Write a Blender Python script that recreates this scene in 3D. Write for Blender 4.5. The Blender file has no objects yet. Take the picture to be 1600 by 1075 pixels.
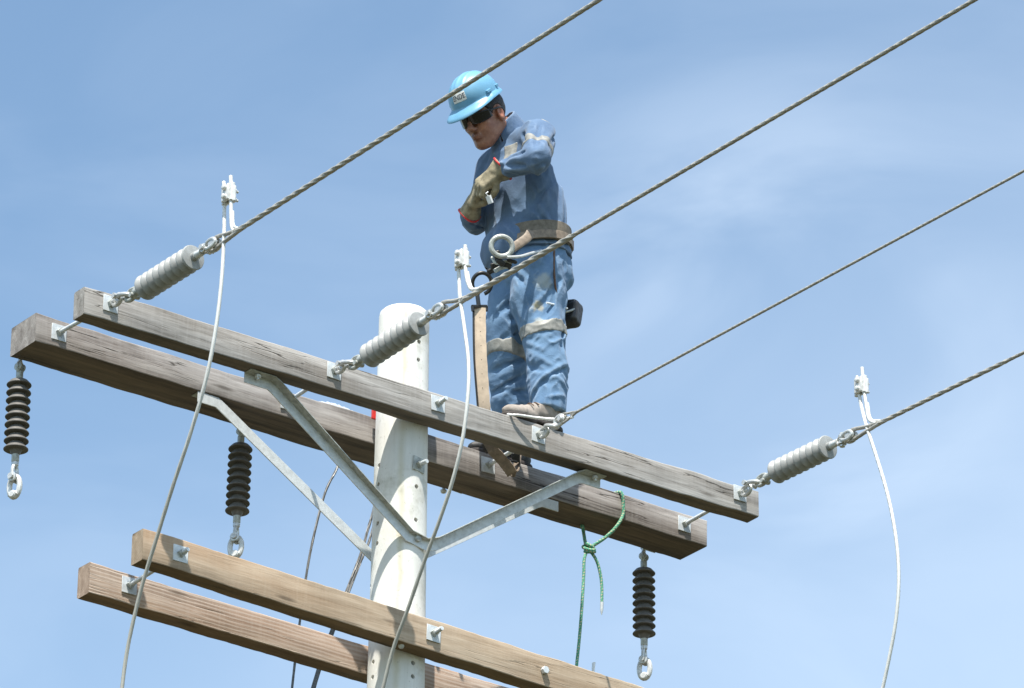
import bpy, math, random
import numpy as np
from mathutils import Vector, Matrix
random.seed(7); np.random.seed(7)
S = bpy.context.scene; COL = S.collection
R = math.radians

# ------------------------------------------------------------ camera, world, sun, exposure
CAM = np.array([-10.9595, -15.3899, -8.7291]); FPX = 7935.13
AZ, EL, RO = 0.6366025, 0.4488744, 0.0125736
fwd = np.array([math.sin(AZ)*math.cos(EL), math.cos(AZ)*math.cos(EL), math.sin(EL)])
_r = np.array([math.cos(AZ), -math.sin(AZ), 0.0]); _u = np.cross(_r, fwd)
rgt = _r*math.cos(RO)+_u*math.sin(RO); upv = -_r*math.sin(RO)+_u*math.cos(RO)
cd = bpy.data.cameras.new('camera'); cam = bpy.data.objects.new('camera', cd); COL.objects.link(cam)
cd.sensor_width = 36; cd.lens = FPX/1600*36; cd.clip_start = .1; cd.clip_end = 6000
M = Matrix(((rgt[0], upv[0], -fwd[0], CAM[0]), (rgt[1], upv[1], -fwd[1], CAM[1]), (rgt[2], upv[2], -fwd[2], CAM[2]), (0, 0, 0, 1)))
cam.matrix_world = M; S.camera = cam

SUN = np.array([-1.0, -1.0, 2.75]); SUN /= np.linalg.norm(SUN)      # towards the sun
w = bpy.data.worlds.new('World'); S.world = w; w.use_nodes = True
nt = w.node_tree; nt.nodes.clear(); N = nt.nodes.new; L = nt.links.new
sky = N('ShaderNodeTexSky'); sky.sky_type = 'NISHITA'; sky.sun_disc = False
sky.sun_elevation = math.asin(SUN[2]); sky.sun_rotation = math.atan2(SUN[0], SUN[1]) % (2*math.pi)
sky.altitude = 400; sky.air_density = 1.0; sky.dust_density = 1.2; sky.ozone_density = .35
tc = N('ShaderNodeTexCoord')
mp = N('ShaderNodeMapping'); mp.inputs['Scale'].default_value = (11, 11, 26); mp.inputs['Rotation'].default_value = (0.3, 0.25, 0.2)
L(tc.outputs['Generated'], mp.inputs[0])
n1 = N('ShaderNodeTexNoise'); n1.inputs['Scale'].default_value = 1.0; n1.inputs['Detail'].default_value = 5; n1.inputs['Roughness'].default_value = .5; n1.inputs['Distortion'].default_value = .6
L(mp.outputs[0], n1.inputs['Vector'])
r1 = N('ShaderNodeMapRange'); r1.inputs[1].default_value = .36; r1.inputs[2].default_value = .74; r1.inputs[3].default_value = 0; r1.inputs[4].default_value = 1; r1.interpolation_type = 'SMOOTHSTEP'
L(n1.outputs['Fac'], r1.inputs[0])
# thin cloud bank towards one compass side of the sky
dt = N('ShaderNodeVectorMath'); dt.operation = 'DOT_PRODUCT'
bank = rgt*.55-upv*.85; bank /= np.linalg.norm(bank); dt.inputs[1].default_value = tuple(bank)
L(tc.outputs['Generated'], dt.inputs[0])
r2 = N('ShaderNodeMapRange'); r2.inputs[1].default_value = -.075; r2.inputs[2].default_value = .14; r2.interpolation_type = 'SMOOTHSTEP'
L(dt.outputs['Value'], r2.inputs[0])
ml = N('ShaderNodeMath'); ml.operation = 'MULTIPLY_ADD'; ml.inputs[1].default_value = .19; ml.inputs[2].default_value = .0
L(r1.outputs[0], ml.inputs[0])
m2 = N('ShaderNodeMath'); m2.operation = 'MULTIPLY_ADD'; m2.inputs[1].default_value = .20; m2.use_clamp = True; m2.inputs[2].default_value = 0
L(r2.outputs[0], m2.inputs[0])
pc = fwd*FPX+rgt*400+upv*40; pc /= np.linalg.norm(pc)          # direction of the thin cloud field
vd = N('ShaderNodeVectorMath'); vd.operation = 'DISTANCE'; vd.inputs[1].default_value = tuple(pc); L(tc.outputs['Generated'], vd.inputs[0])
r3 = N('ShaderNodeMapRange'); r3.interpolation_type = 'SMOOTHSTEP'; r3.inputs[1].default_value = .02; r3.inputs[2].default_value = .06; r3.inputs[3].default_value = 1; r3.inputs[4].default_value = .3; L(vd.outputs['Value'], r3.inputs[0])
m3 = N('ShaderNodeMath'); m3.operation = 'MULTIPLY'; L(ml.outputs[0], m3.inputs[0]); L(r3.outputs[0], m3.inputs[1])
m4 = N('ShaderNodeMath'); m4.operation = 'ADD'; m4.inputs[1].default_value = .0; L(m3.outputs[0], m4.inputs[0]); L(m4.outputs[0], m2.inputs[2])
mx = N('ShaderNodeMix'); mx.data_type = 'RGBA'
tn = N('ShaderNodeMix'); tn.data_type = 'RGBA'; tn.blend_type = 'MULTIPLY'; tn.inputs['Factor'].default_value = 1; tn.inputs['B'].default_value = (.955, 1.03, .985, 1); L(sky.outputs[0], tn.inputs['A'])      # clean tropical air
L(m2.outputs[0], mx.inputs['Factor']); L(tn.outputs['Result'], mx.inputs['A']); mx.inputs['B'].default_value = (7.2, 7.8, 8.3, 1)
bg = N('ShaderNodeBackground'); bg.inputs[1].default_value = .148; L(mx.outputs['Result'], bg.inputs[0])
wo = N('ShaderNodeOutputWorld'); L(bg.outputs[0], wo.inputs[0])
sl = bpy.data.lights.new('sun', 'SUN'); sl.energy = 5.0; sl.angle = R(.53); sl.color = (1, .955, .88)
so = bpy.data.objects.new('sun', sl); COL.objects.link(so)
so.rotation_euler = Vector(tuple(-SUN)).to_track_quat('-Z', 'Y').to_euler()
S.view_settings.view_transform = 'Standard'; S.view_settings.look = 'None'
S.view_settings.exposure = .58; S.view_settings.gamma = 1
S.cycles.max_bounces = 6; S.cycles.diffuse_bounces = 3

# ------------------------------------------------------------ pixel + depth plane -> point
def at(px, py, ax, val):
    v = fwd+rgt*(px-800)/FPX-upv*(py-537.5)/FPX
    return CAM+v*((val-CAM[ax])/v[ax])
def ay(px, py, Y): return at(px, py, 1, Y)
def axx(px, py, X): return at(px, py, 0, X)

# ------------------------------------------------------------ materials
def mat(name, build):
    m = bpy.data.materials.new(name); m.use_nodes = True
    t = m.node_tree; t.nodes.clear()
    o = t.nodes.new('ShaderNodeOutputMaterial'); b = t.nodes.new('ShaderNodeBsdfPrincipled'); t.links.new(b.outputs[0], o.inputs[0])
    build(t, b); return m
class G:                                # little node helper
    def __init__(s, t): s.t = t
    def n(s, k, **kw):
        x = s.t.nodes.new(k)
        for a, v in kw.items(): setattr(x, a, v)
        return x
    def l(s, a, b): s.t.links.new(a, b)
    def coord(s, scale=(1, 1, 1), rot=(0, 0, 0), loc=(0, 0, 0), out='Object'):
        c = s.n('ShaderNodeTexCoord'); m = s.n('ShaderNodeMapping')
        m.inputs['Scale'].default_value = scale; m.inputs['Rotation'].default_value = rot; m.inputs['Location'].default_value = loc
        s.l(c.outputs[out], m.inputs[0]); return m.outputs[0]
    def noise(s, vec, sc=1, det=5, rough=.55, dist=0):
        x = s.n('ShaderNodeTexNoise'); x.inputs['Scale'].default_value = sc; x.inputs['Detail'].default_value = det
        x.inputs['Roughness'].default_value = rough; x.inputs['Distortion'].default_value = dist
        s.l(vec, x.inputs['Vector']); return x.outputs['Fac']
    def ramp(s, fac, stops):
        x = s.n('ShaderNodeValToRGB'); e = x.color_ramp.elements
        while len(e) < len(stops): e.new(.5)
        for k, (p, c) in enumerate(stops):
            e[k].position = p; e[k].color = (*c, 1) if len(c) == 3 else c
        s.l(fac, x.inputs[0]); return x.outputs[0]
    def rng(s, v, a, b, c=0, d=1):
        x = s.n('ShaderNodeMapRange'); x.inputs[1].default_value = a; x.inputs[2].default_value = b; x.inputs[3].default_value = c; x.inputs[4].default_value = d
        s.l(v, x.inputs[0]); return x.outputs[0]
    def mix(s, f, a, b, mode='MIX'):
        x = s.n('ShaderNodeMix', data_type='RGBA', blend_type=mode)
        for k, v in (('Factor', f), ('A', a), ('B', b)):
            if isinstance(v, (int, float)): x.inputs[k].default_value = v
            elif isinstance(v, tuple): x.inputs[k].default_value = (*v, 1)
            else: s.l(v, x.inputs[k])
        return x.outputs['Result']
    def math(s, op, a, b=0, c=None):
        x = s.n('ShaderNodeMath', operation=op)
        for k, v in enumerate((a, b) if c is None else (a, b, c)):
            if isinstance(v, (int, float)): x.inputs[k].default_value = v
            else: s.l(v, x.inputs[k])
        return x.outputs[0]
    def bump(s, h, st, dist, b):
        x = s.n('ShaderNodeBump'); x.inputs['Strength'].default_value = st; x.inputs['Distance'].default_value = dist
        s.l(h, x.inputs['Height']); s.l(x.outputs[0], b.inputs['Normal'])

def wood(name, dark, mid, light, seed, crack=1, stripe=0, blotch=.5):
    def f(t, b):
        g = G(t); off = (seed*3.1, seed*1.7, seed)
        broad = g.noise(g.coord((1.3, 16, 16), loc=off), 1, 6, .6, .4)
        fine = g.noise(g.coord((6, 150, 150), loc=off), 1, 4, .6)
        mn = g.math('ADD', g.math('MULTIPLY', broad, .72), g.math('MULTIPLY', fine, .28))
        c = g.ramp(mn, [(.37, dark), (.5, mid), (.63, light)])
        bl = g.noise(g.coord((3, 9, 9), loc=(seed, 2, 5)), 1, 5, .6)
        c = g.mix(g.rng(bl, .5, .75, 0, blotch), c, tuple(x*.45 for x in mid))
        warm = g.noise(g.coord((.9, 4, 5), loc=(seed*2, 7, 1)), 1, 3, .5)
        c = g.mix(g.rng(warm, .4, .7, 0, .16 if seed < 3 else .35), c, (mid[0]*1.25, mid[1]*.98, mid[2]*.8))
        # drying checks: long thin dark lines
        ck = g.noise(g.coord((.8, 34, 34), loc=(seed*5, 3, 9)), 1, 3, .5, .2)
        line = g.rng(g.math('ABSOLUTE', g.math('SUBTRACT', ck, .5)), 0, .016, 1, 0)
        gate = g.rng(g.noise(g.coord((1.6, 5, 5), loc=(9, seed, 2)), 1, 2), .44, .54, 0, 1)
        line = g.math('MULTIPLY', line, gate)
        c = g.mix(g.math('MULTIPLY', line, crack), c, (.035, .028, .02))
        # sawing marks across the grain
        saw = g.noise(g.coord((75, 2, 6), rot=(0, .12, 0)), 1, 2, .5)
        c = g.mix(g.rng(saw, .45, .75, 0, .16), c, light)
        if stripe:
            st = g.n('ShaderNodeTexWave', wave_type='BANDS', bands_direction='Z'); st.inputs['Scale'].default_value = 9
            st.inputs['Distortion'].default_value = 5; st.inputs['Detail'].default_value = 2; st.inputs['Detail Scale'].default_value = .6
            g.l(g.coord((.5, 1, 2.2), loc=off), st.inputs['Vector'])
            c = g.mix(g.rng(st.outputs['Fac'], .35, .95, 0, stripe), c, light)
        un = g.n('ShaderNodeTexCoord'); uz = g.n('ShaderNodeSeparateXYZ'); g.l(un.outputs['Normal'], uz.inputs[0])      # underside shade mixed into the colour, over browner less weathered wood
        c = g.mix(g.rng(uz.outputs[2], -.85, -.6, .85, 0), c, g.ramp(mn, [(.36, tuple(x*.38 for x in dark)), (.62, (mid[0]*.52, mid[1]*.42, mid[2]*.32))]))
        # knots
        vk = g.n('ShaderNodeTexVoronoi'); vk.inputs['Scale'].default_value = 1; g.l(g.coord((2.2, 6, 11), loc=(seed, seed*2, 0)), vk.inputs['Vector'])
        c = g.mix(g.rng(vk.outputs['Distance'], .05, .14, .55, 0), c, (.05, .035, .022))
        # end grain
        ge = g.n('ShaderNodeTexCoord'); sx = g.n('ShaderNodeSeparateXYZ'); g.l(ge.outputs['Normal'], sx.inputs[0])
        ef = g.rng(g.math('ABSOLUTE', sx.outputs[0]), .75, .9, 0, 1)
        ring = g.n('ShaderNodeTexWave', wave_type='RINGS', rings_direction='X'); ring.inputs['Scale'].default_value = 26; ring.inputs['Distortion'].default_value = 3
        g.l(g.coord((1, 1, 1), loc=(0, .12, .15)), ring.inputs['Vector'])
        en = g.noise(g.coord((1, 22, 14)), 1, 5, .7)
        ec = g.mix(g.math('MULTIPLY', ring.outputs['Fac'], .35), g.ramp(en, [(.35, dark), (.55, mid), (.7, light)]), tuple(x*.6 for x in mid))
        c = g.mix(ef, c, ec)
        g.l(c, b.inputs['Base Color']); b.inputs['Roughness'].default_value = .85; b.inputs['Specular IOR Level'].default_value = .2
        h = g.math('SUBTRACT', g.math('MULTIPLY', mn, .8), g.math('MULTIPLY', line, .8))
        g.bump(h, .55, .006, b)
    return mat(name, f)
def simple(name, col, rough=.5, metal=0, var=.25, sc=30, bump=.0, dist=.002, col2=None, spec=.5):
    def f(t, b):
        g = G(t); nz = g.noise(g.coord((sc, sc, sc)), 1, 5, .6)
        c2 = col2 or tuple(x*(1-var) for x in col)
        g.l(g.ramp(nz, [(.35, c2), (.62, col)]), b.inputs['Base Color'])
        g.l(g.rng(nz, .3, .7, min(1, rough+.08), max(0, rough-.08)), b.inputs['Roughness'])
        b.inputs['Metallic'].default_value = metal; b.inputs['Specular IOR Level'].default_value = spec
        if bump: g.bump(nz, bump, dist, b)
    return mat(name, f)
MAT = {}
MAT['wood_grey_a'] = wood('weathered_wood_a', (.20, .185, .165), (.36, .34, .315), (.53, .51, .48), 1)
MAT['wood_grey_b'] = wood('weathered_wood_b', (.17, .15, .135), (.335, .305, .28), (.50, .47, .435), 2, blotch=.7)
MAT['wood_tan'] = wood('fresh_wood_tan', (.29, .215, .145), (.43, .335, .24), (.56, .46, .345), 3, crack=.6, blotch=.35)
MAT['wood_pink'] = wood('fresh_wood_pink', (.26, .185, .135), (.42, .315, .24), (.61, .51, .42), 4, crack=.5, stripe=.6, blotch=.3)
MAT['galv'] = simple('galvanized_steel', (.70, .735, .74), .5, .15, .22, 40, .2, .001)
MAT['galv_bright'] = simple('bright_cast_steel', (.66, .67, .65), .38, .4, .25, 60, .15, .001)
MAT['galv_dull'] = simple('dull_cast_steel', (.50, .52, .48), .5, .25, .4, 50, .25, .001)
MAT['rubber'] = simple('grey_silicone', (.36, .37, .36), .5, 0, .18, 45, .1, .001)
MAT['rubber_dark'] = simple('dark_grey_silicone', (.15, .14, .125), .6, 0, .25, 45, .1, .001)  # darker grey, used on the hanging insulators
MAT['wire'] = simple('weathered_aluminium_strand', (.47, .45, .40), .5, .2, .3, 25)
MAT['wire_white'] = simple('bright_aluminium_strand', (.76, .76, .73), .45, .1, .12, 30)
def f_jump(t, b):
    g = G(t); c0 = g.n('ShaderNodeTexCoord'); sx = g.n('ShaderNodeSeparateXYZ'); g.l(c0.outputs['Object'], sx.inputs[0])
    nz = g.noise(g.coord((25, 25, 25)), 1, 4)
    a = g.rng(g.math('ADD', sx.outputs[2], g.math('MULTIPLY', nz, .3)), -1.0, -.45, 0, 1)  # cable turns greyer towards its lower end
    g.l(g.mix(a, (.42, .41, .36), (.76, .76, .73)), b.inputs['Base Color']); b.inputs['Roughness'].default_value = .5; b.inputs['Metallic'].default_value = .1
MAT['wire_grey_below'] = mat('aluminium_strand_grey_below', f_jump)
MAT['wire_shaded'] = simple('shaded_steel_strand', (.16, .16, .155), .5, .4, .3, 30)  # far side cables: their shade is put into the base colour
MAT['bright'] = simple('bright_aluminium', (.74, .74, .71), .42, .2, .25, 60, .2, .001)
MAT['red'] = simple('red_plastic', (.62, .03, .025), .5, 0, .2, 30)
MAT['steel_dark'] = simple('dark_forged_steel', (.06, .06, .06), .35, .6, .3, 40)
MAT['leather_dark'] = simple('black_leather', (.035, .033, .03), .45, 0, .4, 60, .3, .002)
MAT['leather_tan'] = simple('tan_leather', (.29, .225, .165), .6, 0, .35, 50, .3, .002)
MAT['leather_brown'] = simple('brown_leather', (.15, .085, .05), .6, 0, .35, 60, .3, .002)
MAT['boot'] = simple('suede_boot', (.37, .32, .275), .8, 0, .3, 35, .4, .003)
MAT['boot_shaded'] = simple('shaded_boot', (.045, .042, .04), .6, 0, .4, 40, .3, .003)  # far boot: its shadow put into a darker boot colour
MAT['sole'] = simple('dark_rubber_sole', (.05, .04, .035), .8, 0, .3, 40)
MAT['glove'] = simple('khaki_leather_glove', (.34, .29, .185), .75, 0, .45, 45, .5, .004)
MAT['web'] = simple('khaki_webbing', (.20, .17, .13), .8, 0, .35, 55, .4, .002)
MAT['strap'] = simple('cream_leather_strap', (.66, .52, .38), .7, 0, .22, 22, .3, .003)
MAT['band'] = simple('silver_reflective_tape', (.31, .305, .275), .6, .05, .35, 30, .5, .004)
MAT['lens'] = simple('dark_sunglass_lens', (.012, .012, .012), .12, 0, .1, 10)
MAT['hair'] = simple('black_hair', (.018, .015, .013), .6, 0, .4, 90, .6, .004)
MAT['sticker'] = simple('white_sticker', (.8, .8, .76), .4, 0, .05, 20)
MAT['ink'] = simple('dark_ink', (.03, .03, .05), .5, 0, .1, 20)
MAT['white_plastic'] = simple('white_plastic', (.85, .87, .88), .4, 0, .1, 20)
MAT['rivet'] = simple('rivet', (.30, .22, .15), .5, .2, .2, 20)

def f_helmet(t, b):
    g = G(t); nz = g.noise(g.coord((14, 14, 14)), 1, 4)
    g.l(g.ramp(nz, [(.3, (.135, .335, .50)), (.7, (.185, .405, .58))]), b.inputs['Base Color'])
    b.inputs['Roughness'].default_value = .34; g.bump(g.noise(g.coord((300,)*3), 1, 2), .05, .001, b)
MAT['helmet'] = mat('blue_hard_hat_plastic', f_helmet)
def f_skin(t, b):
    g = G(t); nz = g.noise(g.coord((28, 28, 28)), 1, 5)
    g.l(g.ramp(nz, [(.3, (.25, .105, .06)), (.7, (.42, .205, .125))]), b.inputs['Base Color'])
    b.inputs['Roughness'].default_value = .5; b.inputs['Subsurface Weight'].default_value = .03; b.inputs['Subsurface Scale'].default_value = .01
    g.bump(g.noise(g.coord((160,)*3), 1, 3), .25, .001, b)
MAT['skin'] = mat('tanned_skin', f_skin)
def denim(name, dark, light, worn, wornpt=None, stains=()):
    def f(t, b):
        g = G(t)
        big = g.noise(g.coord((7, 7, 5)), 1, 5, .6)
        thr = g.noise(g.coord((260, 260, 90)), 1, 3, .7)
        m = g.math('ADD', g.math('MULTIPLY', big, .75), g.math('MULTIPLY', thr, .25))
        c = g.ramp(m, [(.34, dark), (.62, light)])
        geo = g.n('ShaderNodeNewGeometry')
        edge = g.rng(geo.outputs['Pointiness'], .505, .56, 0, .6)        # ridges of folds wear pale
        c = g.mix(edge, c, worn)
        for (p, rad, colr, amt) in stains:
            vm = g.n('ShaderNodeVectorMath', operation='DISTANCE'); cc = g.n('ShaderNodeTexCoord'); g.l(cc.outputs['Object'], vm.inputs[0]); vm.inputs[1].default_value = tuple(p)
            dd = g.math('ADD', vm.outputs['Value'], g.math('MULTIPLY', g.math('SUBTRACT', g.noise(g.coord((40,)*3), 1, 4), .5), rad*1.1))
            c = g.mix(g.rng(dd, rad*.45, rad, amt, 0), c, colr)
        g.l(c, b.inputs['Base Color']); b.inputs['Roughness'].default_value = .9; b.inputs['Specular IOR Level'].default_value = .15
        b.inputs['Sheen Weight'].default_value = .15
        wr = g.math('ABSOLUTE', g.math('SUBTRACT', g.noise(g.coord((24, 24, 30), rot=(.4, .5, 0)), 1, 3, .5, .8), .5))
        h = g.math('ADD', g.math('MULTIPLY', wr, 1.2), g.math('MULTIPLY', thr, .12))
        g.bump(h, .35, .006, b)
    return mat(name, f)

# ------------------------------------------------------------ mesh builder
def frame_for(d, up=(0, 0, 1)):
    d = np.array(d, float); d /= np.linalg.norm(d); u = np.array(up, float)
    if abs(d@u)/np.linalg.norm(u) > .98: u = np.array((1., 0, 0))
    a = np.cross(u, d); a /= np.linalg.norm(a); return a, np.cross(d, a), d
ORG = {}
class MB:
    def __init__(s): s.v = []; s.f = []; s.a = []; s.mi = []; s.slot = 0
    def add(s, vs, fs, at_=None):
        o = len(s.v); s.v += [tuple(map(float, p)) for p in vs]; s.f += [tuple(o+i for i in q) for q in fs]
        s.a += at_ if at_ else [(0, 0, 0)]*len(vs); s.mi += [s.slot]*len(fs); return s
    def box(s, c, size, F=None):
        c = np.array(c, float); F = F if F is not None else (np.array((1., 0, 0)), np.array((0, 1., 0)), np.array((0, 0, 1.)))
        vs = [c+F[0]*size[0]/2*i+F[1]*size[1]/2*j+F[2]*size[2]/2*k for i in (-1, 1) for j in (-1, 1) for k in (-1, 1)]
        return s.add(vs, [(0, 1, 3, 2), (4, 6, 7, 5), (0, 4, 5, 1), (2, 3, 7, 6), (0, 2, 6, 4), (1, 5, 7, 3)])
    def tube(s, pts, r, n=12, caps=True, prof=None, flat=None, up=(0, 0, 1), closed=False):
        P = [np.array(p, float) for p in pts]; m = len(P); rr = r if hasattr(r, '__len__') else [r]*m
        T = []
        for i in range(m):
            if closed: d = P[(i+1) % m]-P[(i-1) % m]
            else: d = P[min(i+1, m-1)]-P[max(i-1, 0)]
            T.append(d/np.linalg.norm(d))
        a, b, _ = frame_for(T[0], up); vs = []; at_ = []; ss = 0
        for i in range(m):
            if i:
                ss += np.linalg.norm(P[i]-P[i-1]); a = a-T[i]*(a@T[i]); a /= np.linalg.norm(a)
                b = np.cross(T[i], a)
            for k in range(n):
                th = 2*math.pi*k/n; q = rr[i]*(prof(th, ss) if prof else 1)
                fa, fb = flat if flat else (1, 1)
                vs.append(P[i]+a*math.cos(th)*q*fa+b*math.sin(th)*q*fb); at_.append((th, ss, 0))
        fs = []
        for i in range(m if closed else m-1):
            for k in range(n):
                i2 = (i+1) % m; k2 = (k+1) % n
                fs.append((i*n+k, i*n+k2, i2*n+k2, i2*n+k))
        if caps and not closed: fs.append(tuple(range(n))[::-1]); fs.append(tuple((m-1)*n+k for k in range(n)))
        return s.add(vs, fs, at_)
    def cyl(s, a, b, r, n=20): return s.tube([a, b], r, n)
    def lathe(s, prof, o, ax, n=40, up=(0, 0, 1)):
        a, b, d = frame_for(ax, up); o = np.array(o, float); vs = []
        for (t, r) in prof:
            for k in range(n):
                th = 2*math.pi*k/n; vs.append(o+d*t+a*math.cos(th)*r+b*math.sin(th)*r)
        m = len(prof); fs = [(i*n+k, i*n+(k+1) % n, (i+1)*n+(k+1) % n, (i+1)*n+k) for i in range(m-1) for k in range(n)]
        fs += [tuple(range(n))[::-1], tuple((m-1)*n+k for k in range(n))]
        return s.add(vs, fs)
    def ring(s, c, nrm, Rr, r, n=32, m=10, sx=1, up=(0, 0, 1)):
        a, b, d = frame_for(nrm, up); c = np.array(c, float)
        return s.tube([c+a*math.cos(2*math.pi*i/n)*Rr*sx+b*math.sin(2*math.pi*i/n)*Rr for i in range(n)], r, m, closed=True, up=d)
    def prism(s, poly, o, F, th):          # poly in (F0,F1), extruded along F2 by th
        o = np.array(o, float); m = len(poly)
        vs = [o+F[0]*p[0]+F[1]*p[1] for p in poly]+[o+F[0]*p[0]+F[1]*p[1]+F[2]*th for p in poly]
        fs = [tuple(range(m))[::-1], tuple(range(m, 2*m))]+[(i, (i+1) % m, m+(i+1) % m, m+i) for i in range(m)]
        return s.add(vs, fs)
    def hexnut(s, c, ax, r, h, n=6, up=(0, 0, 1)):
        return s.lathe([(-h/2, r*.93), (-h/2+.001, r), (h/2-.001, r), (h/2, r*.93)], c, ax, n, up)
    def build(s, name, m, parent=None, loc=None, bevel=0, sharp=35, smooth=True):
        me = bpy.data.meshes.new(name); o = np.array(ORG[parent.name] if parent else (loc if loc is not None else (0, 0, 0)), float)
        me.from_pydata([tuple(np.array(v)-o) for v in s.v], [], s.f)
        ob = bpy.data.objects.new(name, me); COL.objects.link(ob)
        ms = m if isinstance(m, (list, tuple)) else [m]
        for x in ms: me.materials.append(MAT[x] if isinstance(x, str) else x)
        if len(ms) > 1: me.polygons.foreach_set('material_index', s.mi)
        if any(a != (0, 0, 0) for a in s.a[:40]):
            at_ = me.attributes.new('tv', 'FLOAT_VECTOR', 'POINT'); at_.data.foreach_set('vector', [c for a in s.a for c in a])
        me.validate(); me.update()
        if smooth:
            me.polygons.foreach_set('use_smooth', [True]*len(me.polygons))
            me.set_sharp_from_angle(angle=R(sharp))
        if bevel:
            bv = ob.modifiers.new('bevel', 'BEVEL'); bv.width = bevel; bv.segments = 2; bv.limit_method = 'ANGLE'; bv.angle_limit = R(40)
        if parent: ob.parent = parent; ORG[ob.name] = tuple(o)
        else: ob.location = tuple(o); ORG[ob.name] = tuple(o)
        return ob
def tag(o, label, cat=None, group=None, kind=None):
    if label: o['label'] = label
    if cat: o['category'] = cat
    if group: o['group'] = group
    if kind: o['kind'] = kind
    return o
def thing(name, loc, label, cat, group=None):
    o = bpy.data.objects.new(name, None); COL.objects.link(o); o.location = tuple(loc); o.empty_display_size = .1
    ORG[o.name] = tuple(loc); return tag(o, label, cat, group)
def copy_tree(o, parent=None):
    c = o.copy(); COL.objects.link(c); c.parent = parent
    for ch in list(o.children): copy_tree(ch, c)
    return c
def spline(pts, n=8):
    P = [np.array(p, float) for p in pts]; Q = [2*P[0]-P[1]]+P+[2*P[-1]-P[-2]]; out = []
    for i in range(1, len(Q)-2):
        for k in range(n):
            t = k/n; a, b, c, d = Q[i-1:i+3]
            out.append(.5*(2*b+(c-a)*t+(2*a-5*b+4*c-d)*t*t+(-a+3*b-3*c+d)*t**3))
    out.append(P[-1]); return out

# ------------------------------------------------------------ ground (far below, out of frame)
def f_ground(t, b):
    g = G(t); a = g.noise(g.coord((.06,)*3), 1, 6); c = g.noise(g.coord((1.5,)*3), 1, 8, .7)
    k = g.ramp(g.math('ADD', g.math('MULTIPLY', a, .6), g.math('MULTIPLY', c, .4)), [(.4, (.030, .035, .012)), (.52, (.05, .048, .02)), (.62, (.09, .075, .045))])
    g.l(k, b.inputs['Base Color']); b.inputs['Roughness'].default_value = .95; g.bump(c, .6, .05, b)
MAT['ground'] = mat('dry_grass_and_earth', f_ground)
gb = MB(); K = 40; SZ = 3000
gx = np.sign(np.linspace(-1, 1, K+1))*np.abs(np.linspace(-1, 1, K+1))**3*SZ
rs = np.random.RandomState(3)
gb.add([(x, y, -10.3+rs.uniform(-.06, .06)*(1 if abs(x)+abs(y) > 4 else .2)) for y in gx for x in gx], [(j*(K+1)+i, j*(K+1)+i+1, (j+1)*(K+1)+i+1, (j+1)*(K+1)+i) for j in range(K) for i in range(K)])
tag(gb.build('ground', 'ground'), None, kind='structure')

# ------------------------------------------------------------ pole
PX, PY = 0.0, .1933
def prad(z): return .1089-.0069*z
def f_pole(t, b):
    g = G(t)
    co = g.n('ShaderNodeTexCoord'); sx = g.n('ShaderNodeSeparateXYZ'); g.l(co.outputs['Object'], sx.inputs[0])
    ang = g.math('ARCTAN2', sx.outputs[1], sx.outputs[0])
    nz = g.noise(g.coord((9, 9, 3)), 1, 6, .6)
    c = g.ramp(nz, [(.3, (.66, .65, .60)), (.6, (.80, .79, .745))])
    seam_a = -2.15
    dd = g.math('ABSOLUTE', g.math('ADD', g.math('SUBTRACT', ang, seam_a), g.math('MULTIPLY', g.math('SUBTRACT', g.noise(g.coord((3, 3, 7)), 1, 5), .5), .35)))
    st = g.math('MULTIPLY', g.rng(dd, .02, .17, 1, 0), g.rng(g.noise(g.coord((2, 2, 3)), 1, 4), .3, .62, .1, .55))
    c = g.mix(st, c, (.50, .45, .27))
    streak = g.noise(g.coord((38, 38, 1.6)), 1, 4, .6)
    c = g.mix(g.rng(streak, .56, .74, 0, .22), c, (.42, .40, .31))
    spk = g.noise(g.coord((60, 60, 55)), 1, 3, .6)
    c = g.mix(g.rng(spk, .64, .70, 0, .35), c, (.30, .28, .22))
    mold = g.noise(g.coord((5, 5, 5)), 1, 5, .7)
    c = g.mix(g.math('MULTIPLY', g.rng(mold, .55, .7, 0, .5), g.rng(sx.outputs[2], .3, .62, 0, 1)), c, (.33, .32, .24))
    g.l(c, b.inputs['Base Color']); b.inputs['Roughness'].default_value = .7; b.inputs['Specular IOR Level'].default_value = .3
    g.bump(g.math('ADD', g.math('MULTIPLY', nz, .5), g.math('MULTIPLY', spk, .3)), .5, .004, b)
MAT['pole'] = mat('white_concrete', f_pole)
ZT = .585
prof = [(-10.4, prad(-10.4))]+[(z, prad(z)) for z in np.linspace(-9, ZT-.03, 14)]+[(ZT-.012, prad(ZT)-.003), (ZT-.003, prad(ZT)-.012), (ZT, prad(ZT)-.022)]
pole = thing('utility_pole', (PX, PY, -10.3), 'round white concrete utility pole with rows of bolt holes carrying the crossarms', 'utility pole')
b = MB(); b.lathe(prof, (PX, PY, 0), (0, 0, 1), 96); shaft = b.build('shaft', 'pole', pole)
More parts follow.
